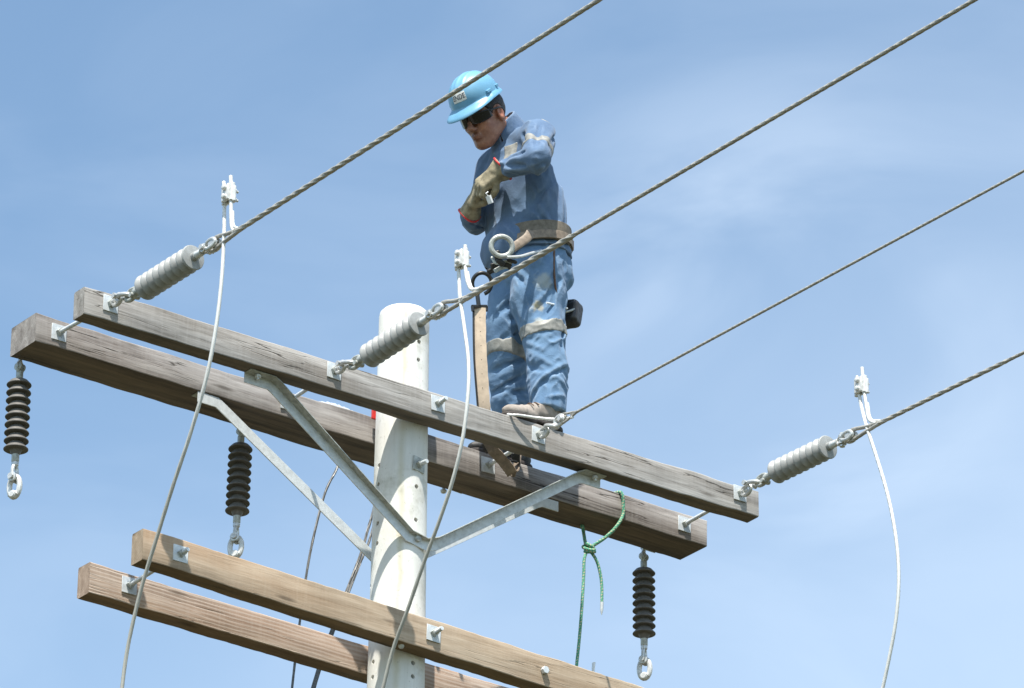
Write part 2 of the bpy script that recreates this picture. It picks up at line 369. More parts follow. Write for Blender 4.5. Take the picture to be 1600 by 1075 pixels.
# holes: angle found from the picture column, z rows spaced by the mould
def pole_pt(px, py):                     # first hit of the picture ray with the shaft
    v = fwd+rgt*(px-800)/FPX-upv*(py-537.5)/FPX; o = CAM-np.array((PX, PY, 0)); rr = .11
    for _ in range(6):
        A = v[0]**2+v[1]**2; B = 2*(o[0]*v[0]+o[1]*v[1]); Cc = o[0]**2+o[1]**2-rr**2; D = B*B-4*A*Cc
        t = (-B-math.sqrt(max(D, 0)))/(2*A); P = CAM+v*t; rr = prad(P[2])
    return P
holes = [(655, 534), (654, 562), (592, 640), (592, 727), (591, 757), (590, 818), (589, 849), (579.5, 888), (579.0, 916), (651, 760), (650, 812), (583, 1034), (582, 1058), (645.5, 1036), (645, 1057)]
hb = MB()
for (hx, hy) in holes:
    P = pole_pt(hx, hy); nrm = np.array((P[0]-PX, P[1]-PY, 0)); nrm /= np.linalg.norm(nrm)
    hb.cyl(P+nrm*.02, P-nrm*.045, .0098, 16)
cutter = hb.build('hole_cutter', 'pole', pole, smooth=False)
md = shaft.modifiers.new('holes', 'BOOLEAN'); md.operation = 'DIFFERENCE'; md.object = cutter; md.solver = 'EXACT'
dg = bpy.context.evaluated_depsgraph_get(); dg.update()
nm = bpy.data.meshes.new_from_object(shaft.evaluated_get(dg)); shaft.modifiers.clear(); shaft.data = nm
nm.polygons.foreach_set('use_smooth', [True]*len(nm.polygons)); nm.set_sharp_from_angle(angle=R(35))
bpy.data.objects.remove(cutter, do_unlink=True)

# ------------------------------------------------------------ crossarms
ARMS = {'UF': [-1.671, 1.742, 0., .060, 0., -.005, .124, .117, .083, .088],
        'UB': [-1.707, 1.702, -.013, .015, .303, .301, .121, .123, .188, .191],
        'LF': [-1.355, 1.62, -.966, -1.03, -.011, -.006, .134, .139, .084, .088],
        'LB': [-1.396, 1.68, -1.01, -1.037, .307, .311, .129, .127, .086, .086]}
def arm_at(k, x):
    xl, xr, zl, zr, yl, yr, hl, hr, wl, wr = ARMS[k]; t = (x-xl)/(xr-xl); q = lambda a, c: a*(1-t)+c*t
    return q(zl, zr), q(yl, yr), q(hl, hr), q(wl, wr)          # bottom z, front y, height, depth
def make_arm(k, m, label, seed):
    rs = np.random.RandomState(seed); xl, xr = ARMS[k][:2]; n = 110
    o = np.array((0, arm_at(k, 0)[1]+.04, arm_at(k, 0)[0])); mb = MB(); ring = 20
    base = rs.normal(0, 1, (n+1, 4)); ker = np.ones(5)/5
    base = np.stack([np.convolve(np.pad(base[:, i], 2, 'edge'), ker, 'valid') for i in range(4)], 1)*.0026
    for i in range(n+1):
        x = xl+(xr-xl)*i/n; z, y, h, w_ = arm_at(k, x); e = base[i]
        ce = .006                                                # eased corners
        y0, y1, z0, z1 = y+e[0], y+w_+e[1], z+e[2], z+h+e[3]
        pts = []
        for (cy, cz, a0) in ((y0+ce, z0+ce, math.pi), (y1-ce, z0+ce, 1.5*math.pi), (y1-ce, z1-ce, 0), (y0+ce, z1-ce, .5*math.pi)):
            for s_ in range(5):
                a = a0+s_/4*math.pi/2; pts.append((cy+ce*math.cos(a), cz+ce*math.sin(a)))
        ins = 0
        mb.v += [(x+(rs.uniform(-.0015, .0015) if i in (0, n) else 0), p[0], p[1]) for p in pts]; mb.a += [(0, 0, 0)]*ring
    for i in range(n):
        for q in range(ring):
            mb.f.append((i*ring+q, (i+1)*ring+q, (i+1)*ring+(q+1) % ring, i*ring+(q+1) % ring)); mb.mi.append(0)
    mb.f.append(tuple(range(ring))); mb.f.append(tuple(n*ring+q for q in range(ring))[::-1]); mb.mi += [0, 0]
    ob = mb.build('crossarm', m, None, loc=o, sharp=30)
    return tag(ob, label, 'crossarm', 'timber crossarms bolted to the pole')
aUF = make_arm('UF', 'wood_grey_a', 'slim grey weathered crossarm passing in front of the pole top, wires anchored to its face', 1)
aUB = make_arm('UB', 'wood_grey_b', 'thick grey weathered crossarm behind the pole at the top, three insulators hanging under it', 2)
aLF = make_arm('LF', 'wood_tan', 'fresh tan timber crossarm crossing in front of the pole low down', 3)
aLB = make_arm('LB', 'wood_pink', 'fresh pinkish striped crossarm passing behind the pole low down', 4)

# ------------------------------------------------------------ through bolts with square washers
YM = np.array((0, -1., 0))
def sq_washer(mb, c, s=.068, th=.005, tilt=0):
    a = tilt; F = (np.array((math.cos(a), 0, math.sin(a))), np.array((0, 1., 0)), np.array((-math.sin(a), 0, math.cos(a))))
    mb.box(c, (s, th, s), F)
def bolt_set(x, z, z2, fk, bk, label, tip=.05, eye=False, at_pole=False, x2=None):
    zf, yf, hf, wf = arm_at(fk, x); zb, yb, hb_, wb = arm_at(bk, x); x2 = x if x2 is None else x2
    t = thing('through_bolt', (x, yf, z), label, 'bolt', 'threaded through bolts joining each pair of crossarms')
    tl = random.uniform(-.05, .05)
    lerp = lambda y: np.array((x+(x2-x)*(y-yf)/.3, y, z+(z2-z)*(y-yf)/.3))
    m = MB(); m.cyl(lerp(yf-tip), lerp(yb+wb+.045), .0088, 14)
    for k in range(12):                                       # thread rings on the tip
        if not eye: m.lathe([(-.0012, .0084), (0, .0099), (.0012, .0084)], lerp(yf-.012-k*.003*(tip/.05)), (0, -1, 0), 14)
    m.build('rod', 'galv', t)
    m = MB(); sq_washer(m, lerp(yf-.0035), tilt=.02+tl); m.build('square_washer', 'galv', t, bevel=.001)
    m = MB(); m.hexnut(lerp(yf-.014), (0, 1, 0), .0185, .016, 4 if not eye else 6); m.build('nut', 'galv_dull', t, bevel=.001)
    if not at_pole:
        m = MB(); sq_washer(m, lerp(yb-.0035), tilt=-tl); m.build('square_washer', 'galv', t, bevel=.001)
        m = MB(); m.hexnut(lerp(yb-.014), (0, 1, 0), .0185, .016, 4); m.build('nut', 'galv_dull', t, bevel=.001)
    m = MB(); sq_washer(m, lerp(yb+wb+.0035), tilt=tl); m.build('square_washer', 'galv', t, bevel=.001)
    m = MB(); m.hexnut(lerp(yb+wb+.014), (0, 1, 0), .0185, .016, 6); m.build('nut', 'galv_dull', t, bevel=.001)
    return t
UB_ = [(-1.554, .076, .052, 'galvanized bolt near the cut ends of the top crossarms, anchoring the first wire', True),
       (-.481, .098, .066, 'galvanized bolt anchoring the insulator in front of the white pole top', True),
       (.039, .101, .07, 'galvanized bolt with bare threaded tip through the top crossarm at the pole', False),
       (.556, .106, .068, 'galvanized bolt below the worker\'s boots anchoring the wire without insulator', True),
       (1.634, .138, .084, 'galvanized bolt through the far ends of the top crossarms, beyond the green rope', True)]
for (x, z, z2, lb, eye) in UB_: bolt_set(x, z, z2, 'UF', 'UB', lb, .045 if eye else .062, eye, at_pole=(x == .039), x2={-1.554: -1.601, -.481: -.50, .556: .521, 1.634: 1.575}.get(x, x))
bolt_set(-1.185, -.90, -.934, 'LF', 'LB', 'galvanized bolt joining the two fresh lower crossarms near their cut ends', .05, x2=-1.213)
bolt_set(.035, -.922, -.95, 'LF', 'LB', 'galvanized bolt holding the fresh tan crossarm to the white pole', .062, at_pole=True)
t = thing('carriage_bolt', ay(850, 1048, -.008), 'domed bolt head in the tan lower crossarm, far from the pole', 'bolt')
zf, yf, hf, wf = arm_at('LF', .594); c = np.array((.594, yf-.009, -.941))
m = MB(); m.hexnut(c, (0, 1, 0), .017, .018); m.build('bolt_head', 'galv', t, bevel=.002)
m = MB(); m.cyl((.594, yf+.002, -.941), (.594, yf+wf+.03, -.941), .0085); m.build('shank', 'galv', t)
# brace bolt heads under the arms
def plug(p, lb, r=.011):
    m = MB(); m.lathe([(-.03, r*.5), (0, r*.5), (.0, r), (.006, r), (.012, r*.7), (.014, r*.2)], p, (0, 0, -1), 16)
    return tag(m.build('dome_bolt', 'galv_bright', None, loc=p), lb, 'bolt')
p = at(627, 1008, 2, arm_at('LF', -.1)[0]); plug(p, 'pale round bolt head under the tan lower crossarm in front of the pole', .013)
p = at(693, 766, 2, arm_at('UB', .3)[0]); plug(p, 'small white dome bolt under the thick top crossarm just beyond the pole', .014)
# square washer + nut on the pole itself
P = pole_pt(654, 726); nrm = np.array((P[0]-PX, P[1]-PY, 0)); nrm /= np.linalg.norm(nrm)
t = thing('through_bolt', P, 'bolt with tilted square washer set straight into the white pole below the top crossarm', 'bolt')
F = (np.cross(nrm, (0, 0, 1.)), nrm, np.array((0, 0, 1.)))
m = MB(); m.box(P+nrm*.002, (.062, .005, .062), (F[0]*math.cos(.08)+F[2]*math.sin(.08), F[1], F[2]*math.cos(.08)-F[0]*math.sin(.08))); m.build('square_washer', 'galv_dull', t, bevel=.001)
m = MB(); m.hexnut(P+nrm*.013, nrm, .019, .017, 4); m.build('nut', 'galv_dull', t, bevel=.001)
m = MB(); m.cyl(P-nrm*.05, P+nrm*.052, .009); m.build('rod', 'galv', t)

# ------------------------------------------------------------ V braces of angle steel
def vbrace(yw, side, pts, label):          # web in the plane y=yw, flange towards side (-1 camera, +1 behind)
    t = thing('v_brace', (pts[2][0], yw, pts[2][1]), label, 'brace', 'angle steel V braces under the top crossarms')
    H, TH, FL = .046, .005, .044
    P = [np.array(p, float) for p in pts]; m = len(P)
    # offset the polyline: web hangs below (towards the inside of the bend)
    T = [(P[min(i+1, m-1)]-P[max(i-1, 0)]) for i in range(m)]
    segs = [(P[i+1]-P[i])/np.linalg.norm(P[i+1]-P[i]) for i in range(m-1)]
    nn = []
    for i in range(m):
        a = segs[max(i-1, 0)]; c = segs[min(i, m-2)]; n_ = np.array((a[1]+c[1], -(a[0]+c[0]))); n_ /= np.linalg.norm(n_); n_ /= max(.6, abs(n_@np.array((a[1], -a[0])))); nn.append(n_)
    w = MB(); vs = []
    for i in range(m):
        lo = P[i]+nn[i]*H
        for (q, y) in ((P[i], yw), (lo, yw), (lo, yw+TH), (P[i], yw+TH)): vs.append((q[0], y, q[1]))
    fs = [(i*4+k, (i+1)*4+k, (i+1)*4+(k+1) % 4, i*4+(k+1) % 4) for i in range(m-1) for k in range(4)]+[(0, 1, 2, 3), ((m-1)*4+3, (m-1)*4+2, (m-1)*4+1, (m-1)*4)]
    w.add(vs, fs); w.build('web', 'galv', t, bevel=.001, sharp=25)
    w = MB(); vs = []; y0 = yw if side < 0 else yw+TH
    for i in range(m):
        f_ = FL*(1 if i not in (3, 4) else .55)
        lo = P[i]+nn[i]*TH; y1 = y0+side*f_; up_ = P[i]+nn[i]*.0005
        for (q, y) in ((up_, y0), (lo, y0), (lo, y1), (up_, y1)): vs.append((q[0], y, q[1]))
    w.add(vs, fs); w.build('flange', 'galv_dull', t, bevel=.001, sharp=25)
    for i in (0, m-1):
        j = 1 if i == 0 else m-2; c = (P[i]*.6+P[j]*.4); c3 = np.array((c[0], y0+side*FL*.5, c[1]-.010))
        b_ = MB(); b_.hexnut(c3-np.array((0, 0, .004)), (0, 0, 1), .013, .012); b_.cyl(c3-np.array((0, 0, .02)), c3+np.array((0, 0, .05)), .0065, 12)
        b_.build('bolt_head', 'galv', t, bevel=.001)
    c = P[3]+nn[3]*H*.55
    ydir = side; b_ = MB(); b_.hexnut((c[0]+.045, (yw if side < 0 else yw+TH)+side*.008, c[1]), (0, 1, 0), .0145, .014); b_.cyl((c[0]+.045, yw+side*.016, c[1]), (c[0]+.045, yw-side*.03, c[1]), .008); b_.build('bolt_head', 'galv_dull', t, bevel=.001)
    return t
yW = PY-prad(-.48)-.006
zA = arm_at('UF', -.8)[0]-.001; zB = arm_at('UF', .9)[0]-.001
vbrace(yW, -1, [(-.86, zA), (-.735, zA), (-.70, zA-.02), (-.03, -.462), (.045, -.477), (.085, -.468), (.115, -.448), (.80, zB-.018), (.835, zB), (.945, zB)], 'galvanized angle steel V brace in front of the pole under the slim top crossarm')
yW2 = PY+prad(-.48)+.001
zA = arm_at('UB', -.8)[0]-.001; zB = arm_at('UB', .9)[0]-.001
vbrace(yW2, 1, [(-.93, zA), (-.83, zA), (-.795, zA-.02), (-.04, -.478), (.0, -.49), (.04, -.49), (.08, -.475), (.77, zB-.018), (.805, zB), (.90, zB)], 'galvanized angle steel V brace behind the pole under the thick top crossarm')

# ------------------------------------------------------------ insulators
def shed_profile(n, pitch, rr, rc, s0, flip=False):
    """umbrella sheds; flip: cones open towards the start instead of the end"""
    base = .36 if flip else .50
    one = [(-.90, rr*base), (-.50, rr*(base*.5+.46)), (-.14, rr*.935), (-.06, rr*.985), (.0, rr), (.05, rr*.99), (.075, rr*.96), (.07, rr*.80), (.085, rr*(base+.02))]
    if flip: one = [(-t, r) for t, r in one][::-1]
    pr_ = [(s0-pitch*.75, rc*.9), (s0-pitch*.72, rc)]
    if not flip: pr_.append((s0-pitch*.66, rc))
    for i in range(n):
        for t, r in one:
            if flip and i == n-1 and t > .2: continue
            if not flip and i == 0 and t < -.6: continue
            pr_.append((s0+(i+t)*pitch, r))
    return pr_+([(s0+(n-1)*pitch+pitch*.17, rr*.80), (s0+(n-1)*pitch+pitch*.22, rc)] if flip else [])+[(s0+(n-1)*pitch+pitch*.66, rc), (s0+(n-1)*pitch+pitch*.69, rc*.85)]
def yclevis(mb, o, d, side, ln=.09, gap=.020, r=.011, eye=.02):
    """forked clevis: two cheeks along d from o, pin across side"""
    d = np.array(d, float); side = np.array(side, float); n_ = np.cross(d, side)
    mb.lathe([(0, r*1.3), (ln*.12, r*1.6), (ln*.25, r*1.5), (ln*.32, r*.8)], o, d, 16)
    for sgn in (-1, 1):
        path = [o+d*ln*.22+side*sgn*gap*.3, o+d*ln*.42+side*sgn*gap*.85, o+d*ln*.7+side*sgn*gap, o+d*ln+side*sgn*gap]
        mb.tube(spline(path, 4), [r*.85]*12+[r*1.1], 10, flat=(1, 1))
        mb.lathe([(-r*.55, eye*.9), (-r*.5, eye), (r*.5, eye), (r*.55, eye*.9)], o+d*ln+side*sgn*gap, side, 18)
    mb.lathe([(-gap-r*1.7, r*1.25), (-gap-r*.9, r*1.25), (-gap-r*.89, r*.7), (gap+r*.9, r*.7), (gap+r*.91, r*1.2), (gap+r*1.8, r*1.2)], o+d*ln, side, 8)
# suspension type: local axis -Z
ZD = np.array((0, 0, -1.)); XD = np.array((1., 0, 0)); YD = np.array((0, 1., 0))
def make_hanging(label):
    t = thing('insulator', (0, 0, 0), label, 'insulator', 'grey ribbed insulators hanging under the thick top crossarm')
    m = MB(); m.tube(spline([(0, -.03, .012), (0, -.012, .012), (0, .0, .004), (0, 0, -.012)], 5), .009, 12); m.ring((0, 0, -.026), YD, .015, .0065, 20, 8); m.hexnut((0, -.016, .012), YD, .017, .010)
    m.build('eye_bolt', 'galv_bright', t)
    m = MB(); 
    for s_ in (-1, 1):
        m.lathe([(-.003, .016), (-.002, .018), (.002, .018), (.003, .016)], (s_*.013, 0, -.034), XD, 16)
        m.tube([(s_*.013, 0, -.036), (s_*.012, 0, -.05), (s_*.004, 0, -.06)], .0085, 8)
    m.lathe([(-.021, .008), (-.017, .008), (-.0165, .005), (.0165, .005), (.017, .009), (.024, .009)], (0, 0, -.034), XD, 8)
    m.lathe([(.048, .011), (.055, .0145), (.09, .0145), (.094, .012)], (0, 0, 0), ZD, 20); m.build('top_fitting', 'galv_dull', t)
    m = MB(); m.lathe(shed_profile(9, .035, .050, .0165, .112), (0, 0, 0), ZD, 48); m.build('ribbed_housing', 'rubber_dark', t, sharp=28)
    m = MB(); m.lathe([(.405, .012), (.408, .0155), (.445, .0155), (.452, .011)], (0, 0, 0), ZD, 20); m.build('end_fitting', 'galv_dull', t)
    m = MB(); yclevis(m, np.array((0, 0, -.445)), ZD, XD, .070, .015, .0095, .019)
    m.build('clevis', 'galv_bright', t)
    m = MB(); n_ = 18                                          # thimble eye that hangs from the clevis pin
    m.tube([(.004, .025*math.cos(a), -.552+.044*math.sin(a)) for a in np.linspace(0, 2*math.pi, n_, endpoint=False)], .0115, 10, closed=True)
    m.lathe([(-.016, .012), (-.010, .017), (.010, .017), (.016, .012)], (0, 0, -.588), XD, 16)
    m.tube([(0, -.016, -.582), (0, 0, -.594), (0, .016, -.582)], .014, 10); m.build('thimble_eye', 'bright', t)
    return t
hang = [(33, 1, 'ribbed grey insulator hanging under the cut left end of the thick top crossarm', (.10, 29.5, 601.6)),
        (378, 2, 'ribbed grey insulator hanging beside the braces, between the pole and the cut end', (.05, 376.2, 703)),
        (1006, 3, 'ribbed grey insulator hanging to the right of the green rope', (.0, 1005.8, 896))]
h0 = make_hanging(hang[0][2])
for i, (px_, k, lb, (tilt, sx_, sy_)) in enumerate(hang):
    o = h0 if i == 0 else copy_tree(h0)
    zb, yb, hh, ww = arm_at('UB', [-1.6, -.5, 1.5][i]); Y_ = yb+ww+.014; P0 = ay(sx_, sy_, Y_); x = P0[0]
    o.location = (x, Y_, P0[2]+.112); o.rotation_euler = (0, [-.012, .035, -.012][i], R([22, 36, 30][i])); o['label'] = lb
    print('hang', i, P0, 'root above arm bottom', P0[2]+.112-zb)

# tension type: built along local +X, then turned to point out of the crossarm (-Y)
def make_tension(label, X0, zpts, twist=0):
    """zpts: z at the plate, at the first rib, at the last rib, at the wire"""
    z0, z1, z2, z3 = zpts; t = thing('insulator', (X0, 0, z0), label, 'insulator', 'grey ribbed insulators pulling the wires to the front crossarm')
    def p(y, z, x=0): return np.array((X0+x, y, z))
    zl = lambda y: np.interp(-y, [0.0, .22, .62, .8], [z0, z1, z2, z3])
    A = p(-.225, zl(-.225)); B = p(-.63, zl(-.63)); d = (B-A)/np.linalg.norm(B-A)
    side = XD; n_ = np.cross(d, side)
    # eye nut on the bolt, shackle through it
    m = MB(); c = p(-.052, z0); m.tube([c+YD*.026, c+YD*.012], .012, 10)
    m.tube([c+np.array((0, math.cos(a)*.030, math.sin(a)*.021)) for a in np.linspace(0, 2*math.pi, 20, endpoint=False)], .0092, 9, closed=True); m.build('eye_nut', 'galv_bright', t)
    m = MB(); c = p(-.105, zl(-.105)+.008)
    m.tube([c+np.array((math.cos(a)*.021, math.sin(a)*.040, .010*math.sin(a))) for a in np.linspace(0, 2*math.pi, 24, endpoint=False)], .0095, 10, closed=True)
    m.lathe([(-.034, .012), (-.026, .012), (-.025, .0075), (.026, .0075), (.027, .0125), (.037, .0125)], c+np.array((0, .032, .006)), XD, 8); m.build('shackle', 'galv_bright', t)
    m = MB(); c = p(-.158, zl(-.158))
    m.tube([c+np.array((0, math.sin(a)*.036, math.cos(a)*.022)) for a in np.linspace(0, 2*math.pi, 24, endpoint=False)], .009, 10, closed=True)
    m.lathe([(-.022, .010), (-.014, .012), (.014, .012), (.022, .010)], c+np.array((0, -.022, -.014)), XD, 12)
    m.tube([c+np.array((0, -.024, 0)), A+d*.012], [.017, .0145], 14); m.build('ball_fitting', 'galv_dull', t)
    m = MB(); m.lathe(shed_profile(9, .0415, .0520, .018, .034, True), A, d, 56); m.build('ribbed_housing', 'rubber', t, sharp=28)
    m = MB(); m.lathe([(.36, .0125), (.372, .0155), (.425, .0150), (.432, .012)], A, d, 20); m.build('end_fitting', 'galv', t)
    E_ = A+d*.425
    m = MB(); yclevis(m, E_, d, n_ if twist else side, .038, .015, .0095, .018); m.build('clevis', 'galv_bright', t)
    # thimble: grooved saddle the wire loops round
    C = E_+d*.085; m = MB(); s2 = side
    for sg in (-1, 1):
        m.tube(spline([C-d*.045+s2*sg*.010, C-d*.02+s2*sg*.014+n_*.014, C+d*.012+s2*sg*.014+n_*.016, C+d*.03+s2*sg*.012, C+d*.012+s2*sg*.014-n_*.016, C-d*.02+s2*sg*.014-n_*.014, C-d*.045+s2*sg*.010], 4), .0085, 10)
    m.lathe([(-.019, .017), (-.012, .0215), (-.006, .014), (.006, .014), (.012, .0215), (.019, .017)], C+d*.006, s2, 20)
    m.build('thimble', 'galv_bright', t)
    return t, C, d, n_

def strand(mb, pts, r, ns=5, pitch=.24, n=42, depth=.36, seg=.012):
    P = [np.array(p, float) for p in pts]; out = [P[0]]
    for a, c in zip(P[:-1], P[1:]):
        k = max(1, int(np.linalg.norm(c-a)/seg)); out += [a+(c-a)*(i+1)/k for i in range(k)]
    rr = r
    if hasattr(r, '__call__'): rr = [r(q) for q in out]
    mb.tube(out, rr, n, prof=lambda th, s: 1-depth+depth*abs(math.cos((th*ns-2*math.pi*s/pitch*ns)/2))*1.3)
WX = [-1.5537, -.4808, .5564, 1.634]
def overhead(i, label, C, d, n_, z, r, y_far=-26, loopz=.016, grip=(-.88, -2.6), gr=None, sag=0):
    X0 = WX[i]; t = thing('overhead_wire', (X0, C[1], z), label, 'wire', 'stranded overhead wires leaving the front crossarm')
    m = MB(); ys = [-.87]+list(np.arange(-1, -6, -.4))+list(np.arange(-6, y_far, -1.5))
    zz = lambda y: z-.0009*(y+.8)**2*0+sag*(-y-.87)/3
    # in view: fine strands; farther out of frame: plain
    near = [(X0, y, zz(y)) for y in ys if y > -5.2]; far = [(X0, y, zz(y)) for y in ys if y <= -4.9]
    strand(m, near, r, seg=.016, n=36)
    m.tube([near[-1]]+far, r*.95, 10); m.build('strand', 'wire', t)
    g_ = gr or r*1.18
    m = MB(); strand(m, [(X0, y, zz(y)) for y in np.linspace(grip[0]-.02, grip[1], 30)], lambda q: g_ if q[1] > grip[1]+.03 else g_*.8, ns=4, pitch=.24, seg=.011, n=32, depth=.38)
    # the two legs of the loop that go round the thimble
    K_ = np.array((X0, -.90, zz(-.9)))
    for sg in (1, -1):
        path = spline([C+d*.022+n_*0, C+d*.012+n_*sg*.021, C+d*.035+n_*sg*.022, C*.35+K_*.65+n_*sg*.011, K_+np.array((0, -.03, sg*.002))], 6)
        strand(m, path, .0085, ns=4, pitch=.09, n=14, seg=.01, depth=.2)
    m.build('wire_grip', 'wire', t)
    return t
t1, C1, d1, m1 = make_tension('ribbed grey insulator over the end of the front crossarm nearest the camera', WX[0], (.076, .050, .048, .041))
t2, C2, d2, m2_ = make_tension('ribbed grey insulator in front of the white pole top', WX[1], (.098, .072, .088, .082))
t4, C4, d4, m4 = make_tension('ribbed grey insulator beyond the far end of the front crossarm', WX[3], (.138, .152, .146, .138), 1)
overhead(0, 'thick stranded wire crossing in front of the worker\'s blue helmet', C1, d1, m1, .0405, .0084, grip=(-.88, -2.2), gr=.0096)
overhead(1, 'thick stranded wire crossing in front of the worker\'s belt and hips', C2, d2, m2_, .076, .0078, grip=(-.88, -1.62), gr=.0108)
overhead(3, 'stranded wire leaving the far end of the crossarm past the right insulator', C4, d4, m4,   .137, .0070, grip=(-.90, -1.75), gr=.0088, sag=-.04)
# third wire: no insulator, chained straight to the bolt by the boots
X3 = WX[2]; t3 = thing('overhead_wire', (X3, -.02, .106), 'thinner stranded wire chained straight to the crossarm at the worker\'s boots', 'wire', 'stranded overhead wires leaving the front crossarm')
m = MB(); c = np.array((X3, -.045, .106)); m.tube([c+YD*.022, c+YD*.012], .012, 10)
m.tube([c+np.array((0, math.cos(a)*.027, math.sin(a)*.019)) for a in np.linspace(0, 2*math.pi, 20, endpoint=False)], .009, 9, closed=True)
c = np.array((X3, -.095, .114)); m.tube([c+np.array((math.cos(a)*.018, math.sin(a)*.034, .012*math.sin(a))) for a in np.linspace(0, 2*math.pi, 20, endpoint=False)], .0085, 9, closed=True)
m.build('chain_link', 'galv_bright', t3)
m = MB(); C3 = np.array((X3, -.150, .122)); m.tube([C3+np.array((0, math.cos(a)*.030, math.sin(a)*.021)) for a in np.linspace(0, 2*math.pi, 24, endpoint=False)], .0085, 9, closed=True)
m.lathe([(-.017, .012), (-.010, .016), (-.005, .010), (.005, .010), (.010, .016), (.017, .012)], C3+np.array((0, -.018, 0)), XD, 18); m.build('thimble', 'galv_bright', t3)
m = MB(); z3 = lambda y: .118-.012*(-y-.2)/2.8
strand(m, [(X3, y, z3(y)) for y in [-.23]+list(np.arange(-.4, -5.3, -.4))], .0055, ns=5, pitch=.16, n=30, seg=.012)
m.tube([(X3, y, z3(y)) for y in np.arange(-5.1, -26, -1.5)], .0058, 8)
for sg in (1, -1): strand(m, spline([C3+np.array((0, -.048, 0)), C3+np.array((0, -.02, sg*.02)), (X3, -.22, .119+sg*.012), (X3, -.27, .1185)], 5), .0055, ns=3, pitch=.07, n=12, seg=.01, depth=.2)
m.build('strand', 'wire', t3)
m = MB()                                                        # cut tail laid along the arm in front of the boot
strand(m, spline([axx(895, 652, X3), ay(870, 655, -.12), ay(840, 653, -.06), ay(812, 649, -.03), ay(800, 648.5, -.012), (ay(792, 647, .02))], 6), .0062, ns=4, pitch=.06, n=16, seg=.006, depth=.22)
m.build('loose_tail', 'wire_white', t3)

# ------------------------------------------------------------ bright jumper cables with clamps
def jumper(i, label, path, clamp, tails, join):
    X0 = WX[i]; c0 = axx(*clamp, X0); t = thing('jumper_cable', tuple(c0), label, 'cable', 'bright jumper cables hanging from the wires')
    m = MB(); P = [axx(x, y, X0) for (x, y) in path]; strand(m, spline(P, 6), .0074, ns=6, pitch=.13, n=24, seg=.012, depth=.2); m.build('hanging_strand', 'wire_white' if i == 3 else 'wire_grey_below', t)
    m = MB(); P = [axx(x, y, X0) for (x, y) in tails]+[join]; strand(m, spline(P, 6), .0078, ns=5, pitch=.12, n=20, seg=.012, depth=.14)
    P2 = [axx(x+3.0, y, X0) for (x, y) in tails[2:]]+[np.array(join)+np.array((0, -.03, .002))]; strand(m, spline(P2, 5), .0055, ns=4, pitch=.1, n=16, seg=.014, depth=.16)
    m.build('tail_strand', 'wire_white', t)
    m = MB(); c = np.array(c0)
    Fx = (XD, YD, np.array((0, 0, 1.)))
    for sg, o_ in ((-1, -.012), (1, .012)): m.box(c+np.array((o_, 0, 0)), (.014, .046, .068), Fx)
    for yy in (-.024, .024): m.tube([c+np.array((0, yy, -.040)), c+np.array((0, yy, .038))], .0120, 16)
    m.tube([c+np.array((.004, -.034, -.045)), c+np.array((.004, -.034, .022))], .008, 10)
    m.build('clamp_body', 'bright', t, bevel=.003)
    m = MB()
    for zz in (-.019, .019):
        m.lathe([(-.006, .0105), (.006, .0105), (.0085, .006)], c+np.array((-.024, -.003, zz)), -XD, 14); m.lathe([(0, .012), (.01, .012)], c+np.array((.02, -.003, zz)), XD, 6)
        m.cyl(c+np.array((-.02, -.003, zz)), c+np.array((.042, -.003, zz)), .0055)
    m.build('clamp_bolt', 'bright', t, bevel=.001)
    return t
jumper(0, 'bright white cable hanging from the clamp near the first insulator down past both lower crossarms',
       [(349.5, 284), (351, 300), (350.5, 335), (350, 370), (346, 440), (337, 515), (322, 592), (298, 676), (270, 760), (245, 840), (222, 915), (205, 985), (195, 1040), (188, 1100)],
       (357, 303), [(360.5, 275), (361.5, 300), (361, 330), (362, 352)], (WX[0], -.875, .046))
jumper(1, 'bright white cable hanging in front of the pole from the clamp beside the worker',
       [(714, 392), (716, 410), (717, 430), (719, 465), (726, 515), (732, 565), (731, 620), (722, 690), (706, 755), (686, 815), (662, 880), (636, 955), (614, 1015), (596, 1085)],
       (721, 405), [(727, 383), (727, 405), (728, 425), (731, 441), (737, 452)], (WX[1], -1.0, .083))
jumper(3, 'bright white cable curving down from the clamp by the far insulator, clear of the crossarms',
       [(1339, 588), (1341, 605), (1346, 635), (1356, 672), (1370, 715), (1385, 765), (1396, 815), (1403, 868), (1404, 920), (1399, 975), (1389, 1030), (1376, 1090)],
       (1345, 603), [(1347, 574), (1349, 600), (1353, 630), (1358, 655)], (WX[3], -.905, .142))

# ------------------------------------------------------------ far side cables, hanging behind the crossarms
def far_cable(pts, r, label, Y=.75):
    m = MB(); strand(m, spline([ay(x, y, Y) for x, y in pts], 6), r, ns=6, pitch=.1, n=18, seg=.02)
    o = m.build('stay_cable', 'wire_shaded', None, loc=ay(*pts[0], Y)); return tag(o, label, 'cable', 'dark cables hanging behind the crossarms')
far_cable([(532, 716), (525, 735), (508, 770), (492, 830), (480, 890), (468, 975), (458, 1060), (452, 1120)], .0052, 'thin dark cable hanging behind the crossarms, farther from the pole')
far_cable([(590, 770), (582, 803), (574, 830), (565, 862), (541, 925), (518, 985), (500, 1035), (478, 1110)], .0056, 'dark cable starting behind the pole and slanting down beneath the back brace')
far_cable([(594, 800), (584, 822), (576, 848), (566, 872), (543, 930), (520, 990), (502, 1040), (480, 1115)], .0050, 'second dark cable running just under its twin behind the pole', .72)

